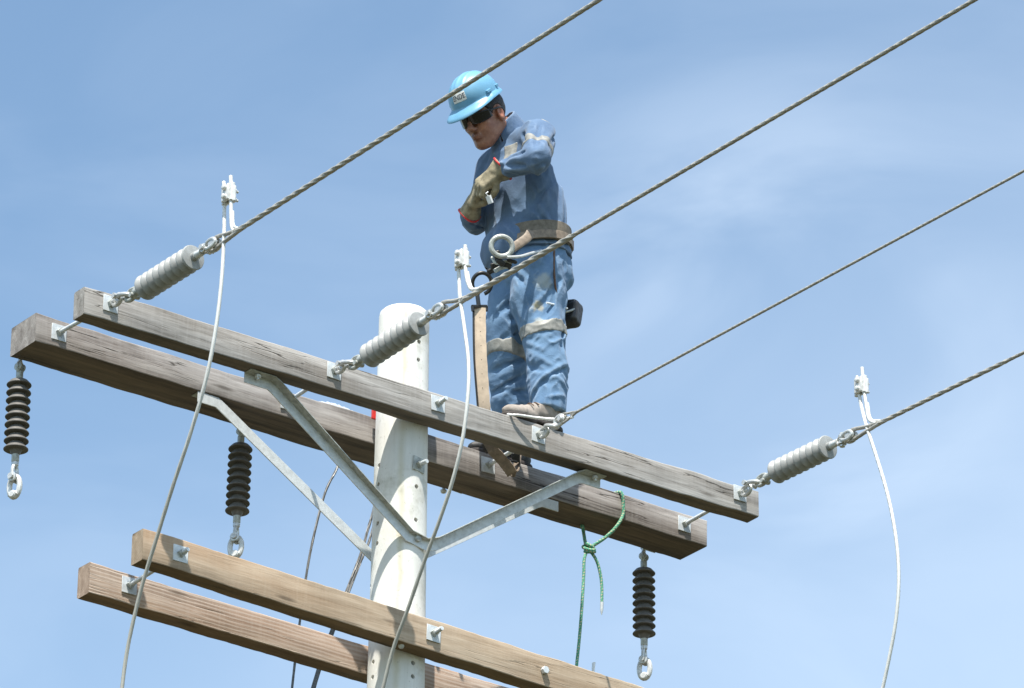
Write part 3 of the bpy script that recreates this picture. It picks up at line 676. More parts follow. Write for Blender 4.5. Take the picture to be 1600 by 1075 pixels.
# ------------------------------------------------------------ green rope
def f_rope(t, b):
    g = G(t); a = g.n('ShaderNodeAttribute'); a.attribute_name = 'tv'; s = g.n('ShaderNodeSeparateXYZ'); g.l(a.outputs['Vector'], s.inputs[0])
    k = g.math('SINE', g.math('ADD', g.math('MULTIPLY', s.outputs[1], 190), s.outputs[0])); k2 = g.math('SINE', g.math('SUBTRACT', g.math('MULTIPLY', s.outputs[1], 300), g.math('MULTIPLY', s.outputs[0], 2)))
    f = g.rng(g.math('MULTIPLY', k, k2), .25, .5)
    nz = g.noise(g.coord((90,)*3), 1, 3)
    c = g.mix(g.rng(nz, .4, .6), (.065, .27, .165), (.12, .37, .245))
    g.l(g.mix(f, c, (.46, .44, .29)), b.inputs['Base Color']); b.inputs['Roughness'].default_value = .85
    g.bump(k2, .15, .002, b)
MAT['rope'] = mat('green_braided_rope', f_rope)
zb, yb, hh, ww = arm_at('UB', 1.2)
rope = thing('hand_rope', ay(922, 860, .36), 'green rope with tan flecks tied round the thick top crossarm, its long end hanging', 'rope')
RR = .0074; m = MB(); top = zb+hh; fr = yb-RR
x_ = ay(968, 768, fr)[0]
Kn = ay(919, 857, .36)
m.tube(spline([ay(912, 830, .42), (ay(907, 815, .47)), (1.16, yb+ww+RR, zb+.02), (1.17, yb+ww+RR, top-.01), (1.19, yb+ww-.02, top+RR), (x_, yb+.02, top+RR), (x_+.012, fr-.002, top-.005), ay(974, 790, fr), ay(973, 806, fr), ay(963, 823, fr-.001), ay(948, 838, fr+.015), ay(934, 848, .33), Kn], 8), RR, 14)
m.tube(spline([ay(910, 822, .43), ay(912, 833, .42), ay(914, 845, .39), Kn+np.array((-.01, 0, .01))], 6), RR, 14)
m.build('loop', 'rope', rope)
m = MB()
for k, (ox, oz, sc) in enumerate(((0, .0, 1), (.006, -.014, .85), (.003, .012, .7))):
    c = Kn+np.array((ox, -.004, oz)); m.tube([c+rgt*math.cos(a)*.024*sc+fwd*math.sin(a)*.018+np.array((0, 0, .006*math.sin(a+k*2)-.006*math.cos(a))) for a in np.linspace(0, 2*math.pi, 22, endpoint=False)], RR, 12, closed=True)
m.build('knot', 'rope', rope)
m = MB(); m.tube(spline([Kn+np.array((0, 0, .0)), ay(913, 873, .36), ay(912, 900, .36), ay(909, 950, .36), ay(905, 1000, .36), ay(900, 1050, .36), ay(895, 1120, .36), ay(886, 1300, .37)], 8), RR*.92, 14); m.build('hanging_end', 'rope', rope)
m = MB(); m.tube(spline([Kn, ay(930, 872, .355), ay(936, 888, .355), ay(940, 912, .355), ay(940.5, 945, .355)], 8), RR*.9, 14); m.build('short_tail', 'rope', rope)
m = MB(); m.tube([ay(940.5, 941, .355), ay(940.2, 952, .355), ay(940, 958, .355), ay(940, 961, .355)], [RR, RR*.95, RR*.5, RR*.15], 12); m.build('taped_tip', 'galv', rope)

# small things tied or lying on the arms
m = MB(); P = ay(926, 1047, .36); m.tube([P+np.array((0, 0, -.05)), P+np.array((.003, 0, .0)), P+np.array((.006, 0, .034))], [.0075, .009, .011], 12, flat=(1, .5))
tag(m.build('cable_tie_end', 'white_plastic', None, loc=P), 'small white plastic tie end standing up behind the tan lower crossarm', 'cable tie')
P = pole_pt(589, 650)
c = ay(585, 648, .27); m = MB(); m.box(c+np.array((0, 0, .004)), (.026, .010, .050)); tag(m.build('marker_tag', 'red', None, loc=c, bevel=.002), 'small red plastic tag sticking out beside the pole above the thick crossarm', 'tag')
# a crumpled clear bag lying on the thick crossarm
def f_bag(t, b):
    b.inputs['Base Color'].default_value = (.9, .93, .96, 1); b.inputs['Roughness'].default_value = .35; b.inputs['Alpha'].default_value = .28
MAT['bag'] = mat('clear_plastic_film', f_bag)
m = MB(); zb, yb, hh, ww = arm_at('UB', -.2); rs = np.random.RandomState(5); n1_, n2_ = 26, 12; vs = []
for i in range(n1_+1):
    for j in range(n2_+1):
        u_, v_ = i/n1_, j/n2_; x = -.33+.22*u_; y = yb+.01+.14*v_; prof_ = math.sin(math.pi*min(1, max(0, v_)))**.6*math.sin(math.pi*u_)**.5
        vs.append((x, y, zb+hh+.002+prof_*(.040-.012*u_)+rs.uniform(-.006, .006)*prof_))
m.add(vs, [(i*(n2_+1)+j, (i+1)*(n2_+1)+j, (i+1)*(n2_+1)+j+1, i*(n2_+1)+j+1) for i in range(n1_) for j in range(n2_)])
o = m.build('plastic_bag', 'bag', None, loc=(-.2, .39, zb+hh), sharp=20); tag(o, 'crumpled clear plastic bag lying on the thick top crossarm beside the pole', 'plastic bag')
sd = o.modifiers.new('thick', 'SOLIDIFY'); sd.thickness = .0008

#PERSON
# ------------------------------------------------------------ implicit surface modelling for the worker
def vnoise(P, seed=0):
    """smooth value noise in -1..1 on points (n,3)"""
    i = np.floor(P).astype(np.int64); f = P-i; f = f*f*(3-2*f); out = 0
    def h(a, b_, c_):
        v = (a*73856093) ^ (b_*19349663) ^ (c_*83492791) ^ (seed*2654435761)
        v = (v ^ (v >> 13))*1274126177 & 0x7fffffff; v = (v ^ (v >> 15)) & 0xffff
        return v/32767.5-1
    for dx in (0, 1):
        for dy in (0, 1):
            for dz in (0, 1):
                wgt = (f[:, 0] if dx else 1-f[:, 0])*(f[:, 1] if dy else 1-f[:, 1])*(f[:, 2] if dz else 1-f[:, 2])
                out = out+wgt*h(i[:, 0]+dx, i[:, 1]+dy, i[:, 2]+dz)
    return out
def ridged(P, seed, oct_=2):
    o = 0; a = 1; t = 0
    for k in range(oct_): o = o+a*(1-np.abs(vnoise(P*(2**k), seed+k))*2); t += a; a *= .45
    return o/t
def cone(P, a, b, ra, rb):
    a = np.array(a, float); b = np.array(b, float); ab = b-a; t = np.clip(((P-a)@ab)/(ab@ab), 0, 1)
    return np.linalg.norm(P-a-t[:, None]*ab, axis=1)-(ra+(rb-ra)*t)
def ell(P, c, r, F=None):
    q = P-np.array(c, float)
    if F is not None: q = q@np.array(F, float).T
    r = np.array(r, float); k0 = np.linalg.norm(q/r, axis=1); k1 = np.linalg.norm(q/(r*r), axis=1)+1e-9
    return k0*(k0-1)/k1
def rbox(P, c, hs, rr, F=None):
    q = P-np.array(c, float)
    if F is not None: q = q@np.array(F, float).T
    q = np.abs(q)-np.array(hs)+rr
    return np.linalg.norm(np.maximum(q, 0), axis=1)+np.minimum(q.max(1), 0)-rr
def smin(a, b, k=.02):
    h = np.clip(.5+.5*(b-a)/k, 0, 1); return b*(1-h)+a*h-k*h*(1-h)
def smax(a, b, k=.01): return -smin(-a, -b, k)
def stack(P, rows, yaw=0):
    """elliptical sections by height: rows (z, cx, cy, a, b)"""
    rows = sorted(rows); Z = [q[0] for q in rows]; g_ = lambda i: np.interp(P[:, 2], Z, [q[i] for q in rows])
    dx = P[:, 0]-g_(1); dy = P[:, 1]-g_(2); a, b = g_(3), g_(4)
    k0 = np.sqrt((dx/a)**2+(dy/b)**2); k1 = np.sqrt((dx/a**2)**2+(dy/b**2)**2)+1e-9
    d = k0*(k0-1)/k1
    return np.maximum(d, np.maximum(P[:, 2]-Z[-1], Z[0]-P[:, 2]))
def creases(P, D, cr):
    for (a, b, wd, amp) in cr:
        a = np.array(a, float); b = np.array(b, float); ab = b-a; t = np.clip(((P-a)@ab)/(ab@ab), 0, 1)
        d = np.linalg.norm(P-a-t[:, None]*ab, axis=1); D = D-amp*np.exp(-(d/wd)**2)*np.sin(np.pi*np.clip(t*.8+.1, 0, 1))
    return D
def surfnet(fn, lo, hi, h, detail=None):
    lo = np.array(lo, float); n = np.ceil((np.array(hi)-lo)/h).astype(int)+1
    ax_ = [lo[i]+h*np.arange(n[i]) for i in range(3)]
    g_ = np.stack(np.meshgrid(*ax_, indexing='ij'), -1).reshape(-1, 3)
    # coarse test first: skip blocks far from the surface
    F = np.empty(len(g_))
    for s in range(0, len(g_), 400000): F[s:s+400000] = fn(g_[s:s+400000])
    if detail is not None:
        nb = np.where(np.abs(F) < .03)[0]; F[nb] += detail(g_[nb], F[nb])
    F = F.reshape(n); F[0], F[-1] = 1, 1; F[:, 0], F[:, -1] = 1, 1; F[:, :, 0], F[:, :, -1] = 1, 1
    sgn = F < 0
    c = [(i, j, k) for i in (0, 1) for j in (0, 1) for k in (0, 1)]
    sl_ = lambda A, o: A[o[0]:n[0]-1+o[0], o[1]:n[1]-1+o[1], o[2]:n[2]-1+o[2]]
    cnt = sum(sl_(sgn, o).astype(np.int8) for o in c); mask = (cnt > 0) & (cnt < 8)
    idx = -np.ones(mask.shape, int); idx[mask] = np.arange(mask.sum()); I = np.argwhere(mask)
    acc = np.zeros((len(I), 3)); num = np.zeros(len(I))
    for a in c:
        for d in range(3):
            if a[d]: continue
            b = list(a); b[d] = 1
            fa = F[I[:, 0]+a[0], I[:, 1]+a[1], I[:, 2]+a[2]]; fb = F[I[:, 0]+b[0], I[:, 1]+b[1], I[:, 2]+b[2]]
            m_ = (fa < 0) != (fb < 0); t = np.where(m_, fa/np.where(m_, fa-fb, 1), 0)
            p = np.array(a, float)+np.zeros((len(I), 3)); p[:, d] += t; acc += p*m_[:, None]; num += m_
    V = lo+h*(I+acc/num[:, None]); faces = []
    for d in range(3):
        e1, e2 = [(1, 2), (2, 0), (0, 1)][d]
        o = [0, 0, 0]; o[d] = 1
        A = sgn[:n[0]-o[0], :n[1]-o[1], :n[2]-o[2]]; B = sgn[o[0]:, o[1]:, o[2]:]
        E = np.argwhere(A != B); ok = (E[:, e1] > 0) & (E[:, e2] > 0) & (E[:, e1] < n[e1]-1) & (E[:, e2] < n[e2]-1); E = E[ok]
        def cell(s1, s2):
            q = E.copy(); q[:, e1] -= s1; q[:, e2] -= s2; return idx[q[:, 0], q[:, 1], q[:, 2]]
        q = np.stack([cell(1, 1), cell(0, 1), cell(0, 0), cell(1, 0)], 1)
        fl = ~A[E[:, 0], E[:, 1], E[:, 2]]; q[fl] = q[fl][:, ::-1]; faces.append(q)
    return V, np.concatenate(faces)
def sdf_build(name, fn, lo, hi, h, m, parent, detail=None, smooth_it=1, extra=None):
    V, Fc = surfnet(fn, lo, hi, h, detail)
    if smooth_it:                                              # light Laplacian pass removes the grid pattern
        e = np.concatenate([Fc[:, [i, (i+1) % 4]] for i in range(4)])
        for _ in range(smooth_it):
            s = np.zeros_like(V); k = np.zeros(len(V)); np.add.at(s, e[:, 0], V[e[:, 1]]); np.add.at(k, e[:, 0], 1); np.add.at(s, e[:, 1], V[e[:, 0]]); np.add.at(k, e[:, 1], 1)
            V = V*.5+.5*s/np.maximum(k, 1)[:, None]
    if extra is not None: V = np.concatenate([V, extra[0]]); Fc = np.concatenate([Fc, extra[1]+len(V)-len(extra[0])])
    o = np.array(ORG[parent.name]); me = bpy.data.meshes.new(name)
    me.vertices.add(len(V)); me.vertices.foreach_set('co', (V-o).ravel()); me.loops.add(len(Fc)*4); me.loops.foreach_set('vertex_index', Fc.ravel().astype(np.int32))
    me.polygons.add(len(Fc)); me.polygons.foreach_set('loop_start', np.arange(0, len(Fc)*4, 4, dtype=np.int32)); me.update(calc_edges=True); me.validate()
    me.polygons.foreach_set('use_smooth', [True]*len(me.polygons))
    ob = bpy.data.objects.new(name, me); COL.objects.link(ob); me.materials.append(MAT[m] if isinstance(m, str) else m)
    ob.parent = parent; ORG[ob.name] = tuple(o); return ob

# ---- joints (metres), read against the picture
lsh = ay(842, 212, .015); lel = ay(840, 248, -.14); lwr = ay(782, 266, .07); lha = ay(761, 282, .115)
rsh = ay(770, 262, .36); rel = ay(744, 345, .40); rwr = ay(736, 329, .29); rha = ay(744, 305, .225)
neck0 = ay(800, 212, .19); neck1 = ay(781, 190, .19)
HS = 1.12; HD = ay(756, 181.5, .19)                                           # head centre
th, ph = R(12), R(32)
fh = np.array((-math.cos(th), -math.sin(th), 0)); hf = fh*math.cos(ph)+np.array((0, 0, -math.sin(ph))); hu = fh*math.sin(ph)+np.array((0, 0, math.cos(ph))); hl = np.cross(hu, hf)
HF = (hf, hl, hu)                                                # head frame: forward, left, up
def hp(f_, l_, u_): return HD+(hf*f_+hl*l_+hu*u_)*HS
zUF = sum(arm_at('UF', .5)[i] for i in (0, 2)); zUB = sum(arm_at('UB', .65)[i] for i in (0, 2))
person = thing('person', (.62, .2, zUF), 'lineman in denim and blue hard hat standing on the top crossarms, looking at his gloves', 'person')
LL = [(ay(842, 425, .10), .115), (ay(842, 470, .10), .118), (ay(847, 505, .08), .098), (ay(850, 530, .06), .088), (ay(855, 565, .05), .084), (ay(857, 600, .045), .082), (ay(856, 642, .04), .080)]
RL = [(ay(812, 428, .27), .115), (ay(803, 475, .28), .108), (ay(790, 515, .30), .090), (ay(791, 550, .31), .084), (ay(795, 590, .33), .082), (ay(798, 630, .345), .080), (ay(806, 668, .36), .076)]
print('hip', LL[0][0], RL[0][0], 'sh', lsh, rsh, 'head', HD, 'arm', np.linalg.norm(lel-lsh), np.linalg.norm(lwr-lel), np.linalg.norm(rel-rsh), np.linalg.norm(rwr-rel))
zb0 = ay(822, 392, .19)[2]                                       # belt height
TR = [(zb0-.17, .655, .19, .13, .185), (zb0-.08, .65, .19, .145, .195), (zb0-.01, .64, .19, .142, .190), (zb0+.05, .632, .19, .140, .192), (zb0+.14, .616, .19, .138, .194), (zb0+.24, .594, .19, .136, .202), (zb0+.33, .568, .19, .124, .205), (zb0+.40, .560, .19, .085, .165), (zb0+.44, .56, .19, .05, .09)]

# ---- hands: one skeleton per hand, used for the skin and, thicker, for the glove
def hand(wr, pc, nrm, side, curl, spread=.012, thumb_side=1, L_=1.0):
    """wr wrist, pc palm centre, nrm out of the palm, side across the knuckles; returns capsules"""
    d = pc-wr; d /= np.linalg.norm(d); nrm = nrm-d*(nrm@d); nrm /= np.linalg.norm(nrm); s = np.cross(nrm, d)*thumb_side
    caps = []; kn0 = pc+d*.038
    for i, (ln, off) in enumerate(((.070, 1.5), (.078, .5), (.074, -.5), (.060, -1.5))):
        k = kn0+s*off*.0225+d*(.004 if i in (1, 2) else -.003); a = curl[i]; q = k
        caps.append((pc+s*off*.014-d*.02, k, .0165, .0115))
        dd = d; ang = 0
        for j, f_ in enumerate((.42, .33, .25)):
            ang += a*(1.0 if j else .8); dd = d*math.cos(ang)+nrm*math.sin(ang); e = q+dd*ln*f_*1.05
            caps.append((q, e, .0108-.0009*j, .0102-.0009*j)); q = e
    tb = pc-d*.028+s*.030+nrm*.008; td = d*.62+s*.45+nrm*.62; td /= np.linalg.norm(td); t2 = tb+td*.040; td2 = d*.8+nrm*.55-s*.1; td2 /= np.linalg.norm(td2); t3_ = t2+td2*.032
    caps += [(pc-d*.03+s*.012, tb, .018, .016), (tb, t2, .0145, .0125), (t2, t3_, .0125, .011)]
    return caps, (pc, d, s, nrm)
LHc, LHf = hand(lwr, lha, np.array((.75, .45, -.45)), None, (1.0, 1.15, 1.2, 1.25), thumb_side=-1)
RHc, RHf = hand(rwr, rha, np.array((.6, -.5, .1)), None, (.9, 1.0, 1.1, 1.2), thumb_side=1)
def hand_sdf(P, caps, fr, grow=0., k=.006):
    pc, d, s, nrm = fr; D = rbox(P, pc, (.044+grow, .043+grow, .017+grow), .015, (d, s, nrm))
    for (a, b, ra, rb) in caps: D = smin(D, cone(P, a, b, ra+grow, rb+grow), k)
    return D

def f_face(t, b):
    g = G(t); o_ = np.array(ORG[person.name]); nz = g.noise(g.coord((34,)*3), 1, 6, .65)
    c = g.ramp(nz, [(.32, (.24, .10, .058)), (.55, (.33, .155, .095)), (.7, (.43, .215, .135))])
    tcn = g.n('ShaderNodeTexCoord')
    for (p_, rad, colr, amt) in ((hp(.088, 0, -.070), .026, (.20, .065, .05), .75), (hp(.075, 0, -.082), .060, (.13, .07, .05), .40), (hp(.10, 0, -.052), .026, (.12, .065, .045), .35), (hp(-.006, .078, -.01), .040, (.40, .14, .09), .5), (hp(.05, .05, -.035), .035, (.45, .20, .13), .35)):
        vm = g.n('ShaderNodeVectorMath', operation='DISTANCE'); g.l(tcn.outputs['Object'], vm.inputs[0]); vm.inputs[1].default_value = tuple(p_-o_)
        dd = g.math('ADD', vm.outputs['Value'], g.math('MULTIPLY', g.math('SUBTRACT', nz, .5), rad*.8)); c = g.mix(g.rng(dd, rad*.3, rad, amt, 0), c, colr)
    g.l(c, b.inputs['Base Color']); g.l(g.rng(nz, .3, .7, .55, .38), b.inputs['Roughness'])
    g.bump(g.noise(g.coord((130,)*3), 1, 4, .7), .45, .0015, b)
MAT['skin'] = mat('weathered_tanned_skin', f_face)
# ---- body: one continuous surface from head to feet
def head_sdf(P):
    q = (P-HD)@np.array(HF).T/HS                                # local forward, left, up
    D = ell(q, (-.012, 0, .030), (.094, .074, .088))            # skull
    D = smin(D, ell(q, (.030, 0, -.045), (.060, .056, .072)), .03)   # face
    D = smin(D, ell(q, (.062, 0, -.102), (.030, .030, .022)), .020)  # chin
    for sg in (-1, 1):
        D = smin(D, cone(q, (-.012, sg*.056, -.052), (.050, sg*.022, -.098), .022, .018), .022)   # jaw
        D = smin(D, ell(q, (.056, sg*.036, -.028), (.024, .022, .018)), .018)    # cheekbone
        D = smin(D, ell(q, (.074, sg*.030, .016), (.016, .026, .010)), .012)     # brow
        D = smax(D, -ell(q, (.090, sg*.029, -.001), (.014, .018, .011)), .010)   # eye socket
        D = smin(D, ell(q, (.072, sg*.029, -.001), (.012, .013, .010)), .003)    # eyeball
        e = ell(q, (-.006, sg*.076, -.008), (.019, .009, .031)); e = smin(e, ell(q, (-.003, sg*.078, -.032), (.010, .008, .012)), .008)
        e = smax(e, -ell(q, (.002, sg*.086, -.006), (.009, .007, .018)), .004); D = smin(D, e, .006)   # ear
    D = smin(D, cone(q, (.084, 0, .008), (.113, 0, -.034), .0085, .0120), .008)  # nose bridge
    for sg in (-1, 1): D = smin(D, ell(q, (.101, sg*.0135, -.040), (.012, .009, .009)), .006)
    D = smin(D, ell(q, (.089, 0, -.064), (.013, .024, .0075)), .004)            # lips
    D = smin(D, ell(q, (.087, 0, -.076), (.013, .021, .0075)), .004)
    D = smax(D, -cone(q, (.103, -.024, -.070), (.103, .024, -.070), .0035, .0035), .002)
    D = smax(D, -ell(q, (.094, 0, -.084), (.008, .018, .004)), .006)
    return D*HS
def neck_sdf(P): return smin(cone(P, hp(-.035, 0, -.045), neck0, .058, .062), cone(P, neck0, (.57, .19, neck0[2]-.08), .066, .10), .03)
def body_sdf(P):
    D = stack(P, [(z, x, y, a-.02, b-.022) for (z, x, y, a, b) in TR])
    for s_, e_, w_ in ((lsh, lel, lwr), (rsh, rel, rwr)):
        D = smin(D, cone(P, s_, e_, .042, .032), .03); D = smin(D, cone(P, e_, w_, .032, .024), .012)
    for LG in (LL, RL):
        for (a, ra), (b, rb) in zip(LG[:-1], LG[1:]): D = smin(D, cone(P, a, b, ra*.62, rb*.55), .03)
    D = smin(D, smin(neck_sdf(P), head_sdf(P), .02), .03)
    for caps, fr in ((LHc, LHf), (RHc, RHf)): D = smin(D, hand_sdf(P, caps, fr, -.003), .01)
    for (c_, zt, hx, tx) in ((LL[-1][0], zUF, .63, .45), (RL[-1][0], zUB, .70, .52)):
        yy = .035 if zt == zUF else .375
        D = smin(D, cone(P, c_, (hx, yy, zt+.07), .045, .04), .02); D = smin(D, cone(P, (hx, yy, zt+.06), (tx+.035, yy, zt+.036), .032, .018), .02)
    return D
# fine head, joined at the neck (hidden under the collar) to the coarser body in the same mesh
def head_only(P): return smax(smin(neck_sdf(P), head_sdf(P), .02), (P@hu)-(HD@hu)-.2, .001)
eh = surfnet(lambda P: smax(head_only(P), (neck0[2]-.03)-P[:, 2], .001), HD-.19, HD+np.array((.19, .19, .19)), .0028)
def body_cut(P): return body_sdf(P) if P[:, 2].max() < neck0[2]-.2 else np.maximum(body_sdf(P), P[:, 2]-(neck0[2]+.0))
body = sdf_build('body', body_cut, (.1, -.28, zUB-.01), (.88, .55, neck0[2]+.03), .0075, 'skin', person, extra=eh)

# ---- shirt
def sleeve_pts(): return ((lsh, lel, lwr), (rsh, rel, rwr))
cuffL = lwr+(lwr-lel)/np.linalg.norm(lwr-lel)*-.02
def shirt_base(P):
    D = stack(P, [r_ for r_ in TR if r_[0] > zb0-.06]+[(zb0-.045, .645, .19, .150, .200)])
    D = smin(D, cone(P, (.565, .19, neck0[2]-.055), lsh+np.array((.0, .02, -.012)), .066, .070), .05)
    D = smin(D, cone(P, (.565, .19, neck0[2]-.055), rsh+np.array((.0, -.02, -.012)), .066, .070), .05)
    D = smin(D, cone(P, ay(804, 226, .19), (.572, .19, neck0[2]-.09), .088, .118), .02)
    for s_, e_, w_ in sleeve_pts():
        D = smin(D, cone(P, s_, e_, .068, .058), .018)
        D = smin(D, cone(P, e_, e_*.26+w_*.74, .058, .046), .012)
    # belly blousing over the belt at the front
    D = smin(D, ell(P, ay(787, 384, .20), (.078, .125, .085)), .05)
    return D
def limb_fold(P, a, b, amp, fr, seed, rad=.11):
    a = np.array(a); ab = b-a; L2 = ab@ab; t = ((P-a)@ab)/L2; s = t*math.sqrt(L2); d = np.linalg.norm(P-a-np.clip(t, 0, 1)[:, None]*ab, axis=1)
    u = ab/math.sqrt(L2); q_ = P-u*((P@u)[:, None]); C_ = np.stack([s*fr+P[:, 0]*6+P[:, 1]*4, q_[:, 0]*8, q_[:, 1]*8], 1); n1_ = vnoise(C_, seed); n2_ = vnoise(C_*1.3+9, seed+5); n_ = np.clip(1-np.abs(n1_)*2.3, 0, 1)**1.5-.8*np.exp(-(n2_/.13)**2)+.35*vnoise(C_*2.3, seed+9)
    wgt = np.exp(-(np.maximum(d-.07, 0)/.035)**2)*np.clip(1-np.maximum(np.abs(t-.5)-.5, 0)*4, 0, 1)
    return -amp*n_*wgt
def V3(*a): return np.array(a, float)
def tube_folds(a, b, rad, dirs, wd, amp, slant=.0):
    """creases that run partly round a limb from a to b; dirs: (t0, t1, angle0, angle1, height factor)"""
    a = np.array(a); b = np.array(b); d = (b-a)/np.linalg.norm(b-a); e0 = -fwd-d*((-fwd)@d); e0 /= np.linalg.norm(e0); e1 = np.cross(d, e0); out = []
    for (t0, t1, g0, g1, hf_) in dirs:
        q = [a+(b-a)*(t0+(t1-t0)*k/3)+(e0*math.cos(R(g0+(g1-g0)*k/3))+e1*math.sin(R(g0+(g1-g0)*k/3)))*rad for k in range(4)]
        for k in range(3): out.append((q[k], q[k+1], wd, amp*hf_*(.7 if k != 1 else 1)))
    return out
SC = tube_folds(lel, lwr, .052, [(-.25, .75, -60, -5, 1), (-.1, .85, -25, 20, -1), (-.2, .55, 0, 40, 1.1), (.0, .9, 45, 55, -.9), (.05, .7, -85, -45, -.9), (.45, .85, -70, 60, .9), (.62, .95, 60, -60, -.7)], .0090, .0125)
SC += tube_folds(lsh, lel, .062, [(.0, 1.0, -60, -20, 1), (.15, 1.1, 0, 10, -1), (.1, .9, 45, 30, 1), (-.2, .7, 90, 60, -.9), (-.2, .5, -100, -60, -1)], .012, .010)
SC += tube_folds(rel, rwr, .050, [(-.3, .6, -40, 30, 1), (.0, .8, 40, -30, -1), (.2, .9, -60, 10, 1)], .011, .010)
zc = zb0
SC += [  # body: drapes that pull from the armpit and shoulder down to the belt
    (V3(.70, .03, zc+.30), V3(.66, -.01, zc+.04), .015, .013), (V3(.735, .08, zc+.34), V3(.72, .03, zc+.06), .015, .013), (V3(.75, .14, zc+.30), V3(.745, .09, zc+.03), .013, -.012), (V3(.71, .02, zc+.24), V3(.695, -.0, zc+.0), .010, -.010),
    (V3(.64, -.01, zc+.26), V3(.55, .0, zc+.05), .016, .010), (V3(.60, -.01, zc+.23), V3(.50, .03, zc+.06), .013, -.010), (V3(.55, .01, zc+.13), V3(.63, -.015, zc+.02), .012, .011), (V3(.49, .06, zc+.10), V3(.58, -.01, zc-.01), .010, -.009),
    (V3(.66, -.015, zc+.07), V3(.60, -.015, zc+.03), .009, .012), (V3(.73, .03, zc+.06), V3(.66, -.01, zc+.025), .009, .012), (V3(.76, .12, zc+.05), V3(.74, .06, zc+.03), .008, .010),
    (V3(.615, -.018, zc+.17), V3(.612, -.02, zc+.02), .0035, .0035), (V3(.47, .10, zc+.20), V3(.475, .06, zc-.05), .004, .004)]
def sharp(x, e=1.6): return np.sign(x)*np.abs(x)**e*.9+.1*x
def shirt_detail(P, F):
    D = creases(P, np.zeros(len(P)), [(a_, b_, w_, h_*1.8) for (a_, b_, w_, h_) in SC])
    tz = np.clip((P[:, 2]-(zb0-.02))/.08, 0, 1)
    wx = vnoise(P*5, 3)*.5
    q = np.stack([P[:, 0]*6+P[:, 2]*3+wx, P[:, 1]*6+wx, P[:, 2]*2.2-P[:, 0]*2.0], 1)
    D -= .0095*sharp(ridged(q, 11, 1)); D -= .0032*ridged(q*2.4, 5, 1)
    D -= .009*ridged(np.stack([P[:, 0]*15+P[:, 2]*5, P[:, 1]*15, P[:, 2]*3], 1), 23, 1)*(1-tz)          # gathers at the belt
    D -= .0042*ridged(q*3.6+vnoise(P*9, 4)[:, None]*.6, 15, 1)
    return D+.003
def shirt_fn(P): 
    D = shirt_base(P); nk = cone(P, hp(-.03, 0, -.06), neck0+np.array((0, 0, -.05)), .066, .070); return smax(D, -nk, .006)
SP = [(ay(835, 215, .0), .10, (.34, .45, .58), .35)]
MAT['shirt'] = denim('shirt_denim', (.085, .14, .235), (.125, .195, .305), (.28, .36, .47))
shirt = sdf_build('shirt', shirt_fn, (.24, -.27, zb0-.13), (.82, .52, neck0[2]+.10), .0045, 'shirt', person, shirt_detail)
# collar: a standing band with two points
ca_, cb_ = ay(806, 228, .19), ay(780, 190, .19)
def collar_fn(P):
    ab = cb_-ca_; ln = np.linalg.norm(ab); ax_ = ab/ln; h_ = (P-ca_)@ax_
    out = cone(P, ca_, ca_+ab*1.3, .098, .074); inn = cone(P, ca_-ab*.2, ca_+ab*1.5, .093, .063)
    D = smax(out, -inn, .003); tilt = h_+((P-ca_)@hf)*.10; D = smax(D, tilt-ln*1.0, .004); D = smax(D, -h_-.0, .003)
    gap = np.maximum(np.abs((P-ca_)@hl-.012)-.003-.0*h_, -((P-ca_)@hf)); D = smax(D, -gap, .003)
    return D
collar = sdf_build('collar', collar_fn, ca_-.16, ca_+np.array((.16, .16, .20)), .0036, 'shirt', shirt, lambda P, F: -.0022*ridged(P*30, 3))

# ---- reflective bands share the cloth's own surface, a hair proud of it
def band(name, base, det, region, lo, hi, parent, off=.0035, m='band', h=.0045):
    return sdf_build(name, lambda P: smax(base(P)-off, region(P), .002), lo, hi, h, m, parent, (lambda P, F: det(P, F)*1.0) if det else None)
def slab(c, n_, hw): n_ = np.array(n_, float)/np.linalg.norm(n_); return lambda P: np.abs((P-c)@n_)-hw
ua = (lel-lsh)/np.linalg.norm(lel-lsh)
bc = lsh+(lel-lsh)*.66; bn = ua*.86+fh*.35+np.array((0, 0, -.2)); bn /= np.linalg.norm(bn)
band('reflective_band', shirt_fn, shirt_detail, lambda P: np.maximum(np.maximum(slab(bc, bn, .026)(P), cone(P, lsh, lel, .11, .10)), P[:, 1]-.02), bc-.15, bc+.15, shirt)
ub = (rel-rsh)/np.linalg.norm(rel-rsh)
# chest band and shoulder panel
bc2 = ay(797, 238, .08); band('reflective_band', shirt_fn, shirt_detail, lambda P: np.maximum(np.abs((P-np.array((.50, .19, 1.4)))@np.array((.0, 1, 0))+.085)-.026, np.maximum(P[:, 0]-.545, np.abs(P[:, 2]-bc2[2])-.05)), (.38, .02, bc2[2]-.12), (.60, .20, bc2[2]+.12), shirt)
band('reflective_band', shirt_fn, shirt_detail, lambda P: np.maximum(np.abs(P[:, 0]-(lsh[0]+.035))-.026, np.maximum(np.abs(P[:, 1]-.045)-.062, lsh[2]+.01-P[:, 2])), lsh+np.array((-.05, -.10, -.02)), lsh+np.array((.13, .14, .13)), shirt)

